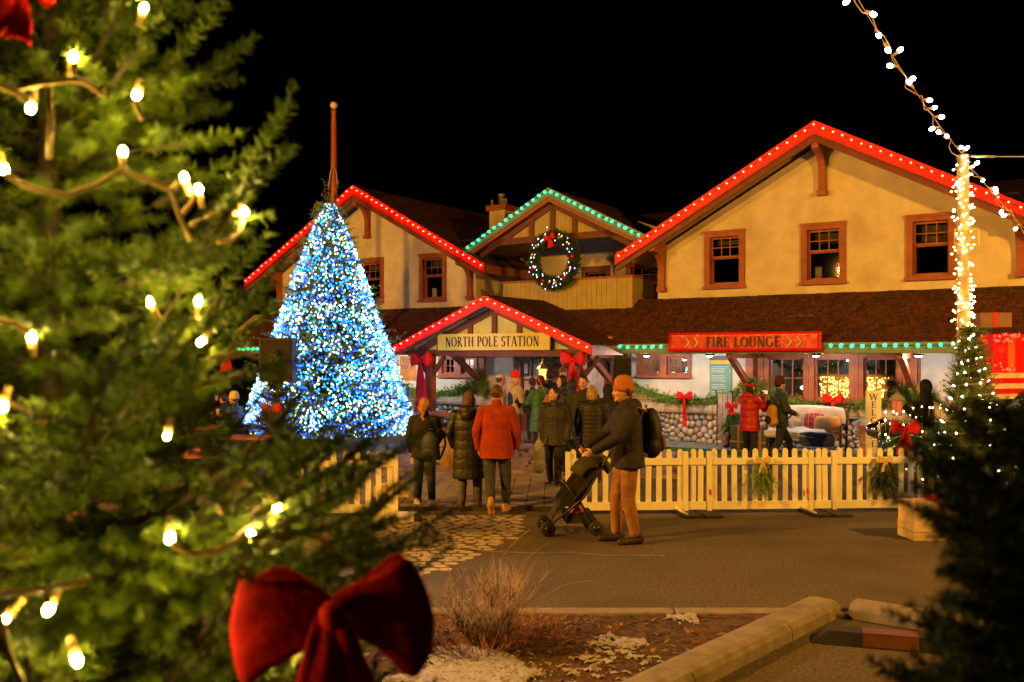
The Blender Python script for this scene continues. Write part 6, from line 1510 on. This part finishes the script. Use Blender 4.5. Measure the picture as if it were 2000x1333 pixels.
# facing the viewer
pw = ground(1083, 952); person('person in a black quilted jacket looking aside with a grey bag', pw, 1.63, R(160), (mat('black_jacket', (.013,.013,.012), .6, var=.4, vscale=14, bump=.8, bscale=22),.74,1.10,1.06), black_trs, boot_m, skin=skin_a, hair=('bun',hair_dark), face=True, head=(R(-40),0,0), girth=1.08, J=dict(ankle_l=(-.09,.10,.085), ankle_r=(.10,-.10,.10), knee_l=(-.10,.10,.49)))
pbk = at(1156, 700, 15.2); pbk.z = 0; person('blond person in a ribbed black puffer jacket seen from behind', pbk, 1.65, R(-14), (black_quilt,.72,1.12,1.04), black_trs, boot_m, hair=('bob',hair_blond), J=dict(elbow_r=(.28,.04,1.14), wrist_r=(.20,.24,1.10)))
q = at(1139, 700, 16.0); q.z = 0; person('dark haired person facing the viewer behind the blond one', q, 1.80, R(170), (mat('olive_jacket', (.022,.024,.016), .8, var=.3),.80,1.08,1.0), black_trs, boot_m, skin=skin_a, hair=('short',hair_dark), face=True, head=(R(-12),R(-8),0))
# at the porch
q = at(1056, 700, 20.2); q.z = 0; person('person in a long green puffer coat and dark red beanie', q, 1.66, R(20), (mat('green_puffer', (.035,.13,.055), .55, var=.15, band=(6.5,.14), bump=.5),.52,1.16,1.08), black_trs, boot_m, hat=('beanie',mat('maroon_knit', (.10,.010,.016), .9, bump=.6, bscale=70)), hair=('short',hair_dark), hood='down', J=dict(elbow_l=(-.28,.10,1.16), wrist_l=(-.12,.30,1.18), ankle_r=(.10,-.22,.12), knee_r=(.10,-.05,.5)))
q = at(1006, 700, 20.5); q.z = 0; person('person in a bright red beanie, pale hoodie and black vest', q, 1.77, R(-62), (mat('pale_hoodie', (.42,.36,.28), .9, var=.1, bump=.4),.85,1.06,1.0), mat('grey_trousers', (.13,.13,.12), .85), boot_m, skin=skin_b, hat=('beanie',mat('red_knit', (.62,.02,.012), .9, bump=.6, bscale=70)), hood='down', J=dict(elbow_r=(.25,.05,1.14), wrist_r=(.12,.28,1.16), elbow_l=(-.24,.05,1.14), wrist_l=(-.10,.28,1.18)), face=True)
vk = at(1003, 700, 20.45); vest = MB()
kv = 1.77/1.75
for z, rx, ry in ((1.40,.16,.125),(1.25,.205,.158),(1.05,.200,.155),(.86,.205,.158)): vest.v += [tuple(Vector((rx*math.cos(t), ry*math.sin(t), z))*kv) for t in [2*PI*i/20 for i in range(20)]]
vest.f = [(i*20+q_, i*20+(q_+1)%20, (i+1)*20+(q_+1)%20, (i+1)*20+q_) for i in range(3) for q_ in range(20)]
vo = vest.build('vest', mat('black_vest', (.012,.012,.013), .6, band=(9,.03)), bpy.data.objects[[o.name for o in bpy.data.objects if o.name.startswith('person')][-1]], True); vs_ = vo.modifiers.new('s','SOLIDIFY'); vs_.thickness = .02
q = at(977, 700, 21.0); q.z = 0; person('person in a black and white cap and pale pink top', q, 1.70, R(-75), (mat('pink_top', (.46,.33,.29), .9),.85,1.04,1.0), black_trs, boot_m, skin=skin_b, hair=('short',hair_brown), hat=('cap',mat('cap_white', (.55,.52,.5), .8)), face=True)
q = at(1040, 700, 21.6); q.z = .1; person('short person in a navy flecked jacket and dark knit hat', q, 1.48, R(40), (mat('navy_fleck', (.02,.025,.05), .8, var=.3, vscale=30, col2=(.25,.25,.3), c2scale=38, c2lo=.62, c2hi=.66),.80,1.1,1.0), black_trs, boot_m, hat=('beanie',mat('plum_knit', (.045,.022,.03), .9, bump=.6, bscale=70)), hair=('short',hair_brown))
q = at(1074, 700, 21.9); q.z = .1; person('person in a very dark red beanie behind the green coat', q, 1.66, R(10), (black_wool,.78,1.08,1.0), black_trs, boot_m, hat=('beanie',mat('wine_knit', (.055,.008,.014), .9, bump=.6, bscale=70)), hair=('short',hair_dark))
q = at(1098, 700, 19.0); q.z = 0; person('pale faced person with a black hood up looking left', q, 1.72, R(120), (black_puffer,.78,1.08,1.0), black_trs, boot_m, skin=skin_b, hair=('short',hair_dark), hood='up', face=True, vox=.013)
q = at(1117, 700, 18.2); q.z = 0; person('person in a black hooded parka seen from behind', q, 1.66, R(20), (mat('black_parka', (.013,.013,.014), .6, var=.3),.74,1.12,1.0), black_trs, boot_m, hood='up', vox=.013)
q = at(1188, 700, 17.2); q.z = 0; person('dark coated person partly hidden behind the stroller pusher', q, 1.60, R(-30), (black_wool,.76,1.1,1.0), black_trs, boot_m, hair=('short',hair_dark), hood='up', vox=.013)
# by the lounge wall
q = at(1464, 700, 18.2); q.z = 0; person('person in a red puffer jacket raising a phone', q, 1.62, R(-58), (mat('red_puffer', (.34,.010,.014), .5, var=.15, band=(8,.12), bump=.5),.72,1.14,1.02), black_trs, boot_m, skin=skin_a, hair=('long',hair_dark), hood='down', face=True, head=(0,R(8),0), J=dict(elbow_l=(-.22,.16,1.22), wrist_l=(-.07,.34,1.46), elbow_r=(.22,.18,1.22), wrist_r=(.08,.36,1.44)))
ph = thing('phone', 'dark phone held up by the red jacketed person', 'phone', q+Vector((.38,.26,1.42)), R(-58)); MB().bx(-.075,.075,-.005,.005,-.04,.04).build('case', metal_dark, ph); MB().bx(-.07,.07,-.0075,-.0055,-.035,.035).build('display', glow('phone_glow', (.9,.7,.5), .8), ph)
fh = thing('flower_crown', 'crown of red flowers on the red jacketed person', 'crown', q+Vector((.02,.02,1.57)))
for k in range(12): t = k/12*2*PI; MB().ell((.10*math.cos(t), .10*math.sin(t), .012*math.sin(k*2)), (.03,.03,.024), 8, 6).build('flower', red_ribbon, fh, True)
tb_ = thing('tote_bag', 'tan paper bag on the arm of the red jacketed person', 'bag', q+Vector((.42,.12,1.02)), R(-40)); MB().prism([(-.12,0),(.12,0),(.10,.26),(-.10,.26)], lambda a_, c_, t: (a_, t, c_), -.05, .05).build('bag_body', mat('tan_bag', (.42,.26,.09), .7), tb_); MB().tube([(-.06,0,.26),(-.05,0,.36),(.05,0,.36),(.06,0,.26)], .008, 6).build('strap', MATS['tan_bag'], tb_, True)
q2 = at(1522, 700, 18.0); q2.z = 0; person('person in a dark jacket and maroon beanie walking right', q2, 1.70, R(-78), (mat('dark_green_jacket', (.014,.030,.020), .7, var=.3),.80,1.08,1.0), black_trs, boot_m, skin=skin_a, hat=('beanie',mat('maroon_dark', (.06,.012,.018), .9, bump=.6, bscale=70)), hair=('short',hair_dark), face=True, J=dict(ankle_l=(-.09,.32,.085), knee_l=(-.10,.26,.5), ankle_r=(.10,-.30,.13), knee_r=(.10,-.06,.5), toe_r=(.10,-.20,.04), elbow_r=(.25,.02,1.14), wrist_r=(.20,.24,1.05)))
yb = mat('mustard_canvas', (.36,.19,.03), .75, var=.2, bump=.3)
def pack(label, pos, yaw, w, h, d, m, m2, name='backpack'):
    o = thing(name, label, 'backpack', pos, yaw); b = MB(); b.ell((0,-d*.5,h*.5), (w*.5,d*.52,h*.52), 14, 10); b.ell((0,-d*.45,h*.25), (w*.52,d*.6,h*.28), 14, 10); b.ell((0,-d*.4,h*.75), (w*.42,d*.45,h*.26), 14, 10); finish(b, 'sack', m, o, .014, 2)
    b = MB(); b.ell((0,-d*1.0,h*.30), (w*.36,d*.22,h*.20), 12, 8); finish(b, 'pocket', m2, o, .012, 2)
    for s in (-1,1): MB().tube([(s*w*.3,-.02,h*.95),(s*w*.34,.08,h*1.04),(s*w*.42,.22,h*.92),(s*w*.46,.24,h*.5),(s*w*.42,.05,h*.12),(s*w*.38,-.02,h*.05)], .016, 6).build('strap', m2, o, True)
    MB().tube([(-.04,-d*.2,h*1.0),(-.03,-d*.2,h*1.07),(.03,-d*.2,h*1.07),(.04,-d*.2,h*1.0)], .008, 6).build('loop', m2, o, True)
    return o
pack('mustard and black bag on the back of the walking person', q2+Vector((-.10,-.12,.78)), R(-78), .32, .42, .17, yb, black_wool)
pack('navy blue backpack on the girl with the braid', pg+Vector((.10,-.12,.62))+Vector((.02,-.03,.05)), R(-12), .28, .42, .15, mat('navy_pack', (.012,.022,.06), .6, var=.2), mat('navy_dark', (.008,.012,.03), .6))
# dark figure right of the bench with a phone
q = at(1806, 700, 15.6); q.z = 0; person('dark silhouetted person holding a phone beside the old car', q, 1.72, R(60), (black_wool,.78,1.12,1.0), black_trs, boot_m, hair=('short',hair_dark), hood='up', vox=.014, J=dict(elbow_l=(-.24,.12,1.16), wrist_l=(-.10,.30,1.30)))
# seated pair at the far left
def seated(label, p, h, yaw, *a, **kw):
    kw.setdefault('J', {}); kw['J'].update(dict(hip_l=(-.10,0,.92), hip_r=(.10,0,.92), knee_l=(-.12,.44,.90), knee_r=(.12,.44,.90), ankle_l=(-.12,.46,.48), ankle_r=(.12,.46,.48), elbow_r=(.25,.10,1.14), wrist_r=(.10,.34,1.26), elbow_l=(-.25,.10,1.14), wrist_l=(-.08,.34,1.12)))
    return person(label, p-Vector((0,0,.40)), h, yaw, *a, **kw)
q = at(458, 800, 19.6); q.z = 0; seated('seated person in a blue puffer and cream beanie drinking', q, 1.74, R(75), (mat('blue_puffer', (.02,.05,.12), .5, var=.15, band=(9,.03)),.80,1.1,1.0), black_trs, boot_m, hat=('beanie',mat('cream_knit', (.60,.46,.24), .9, bump=.6, bscale=70)), hair=('short',hair_brown), face=True, vox=.013)
cu = thing('paper_cup', 'white paper cup held by the person in the blue puffer', 'cup', q+Vector((-.34,-.02,.90))); MB().lathe([(.030,0),(.04,.11),(.043,.112),(.03,.118)], 12).build('cup', mat('cup_white', (.7,.66,.6), .6), cu, True)
q = at(438, 800, 20.4); q.z = 0; seated('seated person in black beside the blue puffer', q, 1.70, R(60), (black_wool,.80,1.1,1.0), black_trs, boot_m, hair=('short',hair_dark), vox=.014)
cu = thing('paper_cup', 'white paper cup on the dark table', 'cup', at(423,782,19.0)); MB().lathe([(.030,0),(.04,.11),(.043,.112),(.03,.118)], 12).build('cup', MATS['cup_white'], cu, True)
# somebody inside the lounge
q = bw(7.95,.9,.1); person('person sitting inside the last lounge window', q-Vector((0,0,.1)), 1.60, R(70), (black_wool,.8,1.06,1.0), black_trs, boot_m, hair=('short',hair_dark), skin=skin_a, vox=.014)

# ================================================================== STROLLER AND ITS PUSHER
ps = ground(1226, 1060); navy_jkt = mat('charcoal_jacket', (.012,.012,.016), .75, var=.3, bump=.9, bscale=11)
person('tall person in an orange beanie and brown trousers pushing the stroller', ps, 1.86, R(97), (navy_jkt,.82,1.14,1.02), mat('brown_trousers', (.23,.105,.035), .85, var=.3, vscale=8, bump=1.0, bscale=10), mat('dark_boot', (.03,.018,.012), .6), skin=skin_a,
       hat=('beanie',mat('rust_knit', (.36,.12,.025), .9, bump=.6, bscale=70)), hair=('short',hair_brown), face=True, hood='down', girth=1.04,
       J=dict(lean=.05, ankle_l=(-.10,-.06,.085), knee_l=(-.10,.02,.49), ankle_r=(.10,.10,.085), knee_r=(.10,.10,.49), elbow_l=(-.26,.16,1.16), wrist_l=(-.20,.40,1.02), elbow_r=(.26,.16,1.16), wrist_r=(.20,.40,1.02), curl=1.0))
pack('black hiking backpack with an orange pocket on the stroller pusher', ps+Vector((.17,.02,.98)), R(97), .36, .56, .22, mat('black_pack', (.013,.012,.012), .6, var=.3, bump=.3), mat('pack_orange', (.16,.05,.012), .6))
st = thing('stroller', 'black folding stroller with a dark canopy and small double wheels', 'stroller', ground(1120,1045)+Vector((0,.15,0)), R(5))
tubem, fab = mat('stroller_tube', (.03,.03,.03), .35, metal=.5), mat('stroller_fabric', (.030,.028,.018), .8, var=.25, bump=.3, bscale=60)
for s in (-.22,.22):
    MB().tube([(.44,s,1.02),(.40,s,.95),(.10,s,.45),(-.30,s,.13)], .013, 8).tube([(.24,s,.10),(.05,s,.42),(-.12,s,.62)], .012, 8).build('frame', tubem, st, True)
    MB().tube([(.44,s,1.02),(.52,s,1.03),(.56,s,.99)], .019, 8).build('grip', rubber, st, True)
    for x in (-.33,.25):
        for d in (-.028,.028):
            w = MB().lathe([(.03,-.016),(.075,-.018),(.088,-.010),(.088,.010),(.075,.018),(.03,.016)], 18, (x,s+d,.088), Matrix.Rotation(R(90),3,'X')).build('wheel', rubber, st, True); MB().lathe([(.006,-.02),(.045,-.019),(.045,.019),(.006,.02)], 10, (x,s+d,.088), Matrix.Rotation(R(90),3,'X')).build('hub', tubem, w, True)
MB().tube([(.02,-.22,.30),(.02,.22,.30)], .010, 6).tube([(-.30,-.22,.14),(-.30,.22,.14)], .010, 6).tube([(.24,-.22,.11),(.24,.22,.11)], .010, 6).build('crossbar', tubem, st, True)
vs, fs = [], []
for i in range(7):                                    # half-open sunshade hooped over the top of the back rest
    t = i/6; an = R(35+120*t); [vs.append((.24+.30*math.cos(an)*math.sin(PI*(.12+.76*q_/8))**.5, -.24+.48*q_/8, .62+.33*math.sin(an)*math.sin(PI*(.12+.76*q_/8))**.5)) for q_ in range(9)]
for i in range(6): fs += [(i*9+q_, i*9+q_+1, (i+1)*9+q_+1, (i+1)*9+q_) for q_ in range(8)]
cn = MB().add(vs, fs).build('canopy', fab, st, True, fix=False); cn.modifiers.new('s','SOLIDIFY').thickness = .010
[MB().prism([(.36,.90),(.05,.72),(-.17,.44),(-.20,.34),(.05,.36)], lambda a_, c_, t: (a_, t, c_), s_-.006, s_+.006).build('side_panel', fab, st) for s_ in (-.205,.205)]
MB().prism([(.40,.93),(.375,.945),(.02,.385),(.05,.37)], lambda a_, c_, t: (a_, t, c_), -.19, .19).build('backrest', fab, st)
MB().prism([(.04,.38),(.03,.41),(-.19,.37),(-.20,.34)], lambda a_, c_, t: (a_, t, c_), -.185, .185).build('seat', fab, st)
MB().prism([(-.19,.355),(-.205,.36),(-.29,.17),(-.27,.16)], lambda a_, c_, t: (a_, t, c_), -.16, .16).build('footrest', fab, st)
MB().tube([(.26,-.21,.72),(.10,-.24,.60),(-.02,-.22,.42)], .008, 6).build('harness_strap', rubber, st); MB().tube([(.26,.21,.72),(.10,.24,.60),(-.02,.22,.42)], .008, 6).build('harness_strap', rubber, st)
MB().bx(-.10,.22,-.18,.18,.14,.27).build('basket', mat('basket_cloth', (.02,.02,.025), .8), st)
bg = MB(); bg.ell((.02,-.12,.30), (.10,.08,.08), 10, 8); bg.ell((-.08,-.14,.42), (.05,.05,.05), 10, 8); bo = finish(bg, 'blanket_bundle', mat('pink_bundle', (.30,.10,.10), .8), st, .012)
MB().tube([(.30,-.20,.86),(.26,-.24,.84)], .02, 6).build('cup_clip', rubber, st)
# bags carried by the walkers
gb = thing('mesh_bag', 'long grey flecked bag hanging from the hand of the quilted jacket', 'bag', pw+Vector((-.26,-.28,.28)), 0); b = MB(); b.ell((0,0,.26), (.10,.07,.28), 12, 8); b.ell((0,0,.12), (.115,.08,.14), 12, 8); finish(b, 'bag_body', mat('grey_mesh', (.22,.22,.24), .9, var=.6, vscale=60, bump=.4), gb, .013); MB().tube([(-.02,0,.5),(0,0,.64),(.02,0,.5)], .012, 6).build('strap', MATS['grey_mesh'], gb, True)
sb2 = thing('crossbody_bag', 'tan crossbody bag on the long green coat', 'bag', at(1068,790,19.9)); MB().prism([(-.10,0),(.08,0),(.10,.16),(-.02,.2)], lambda a_, c_, t: (a_, t, c_), -.03, .03).build('bag_body', mat('tan_bag2', (.30,.15,.08), .7), sb2); MB().tube([(-.02,0,.2),(-.12,.0,.42),(-.2,.05,.6)], .014, 6).build('strap', MATS['tan_bag2'], sb2, True)
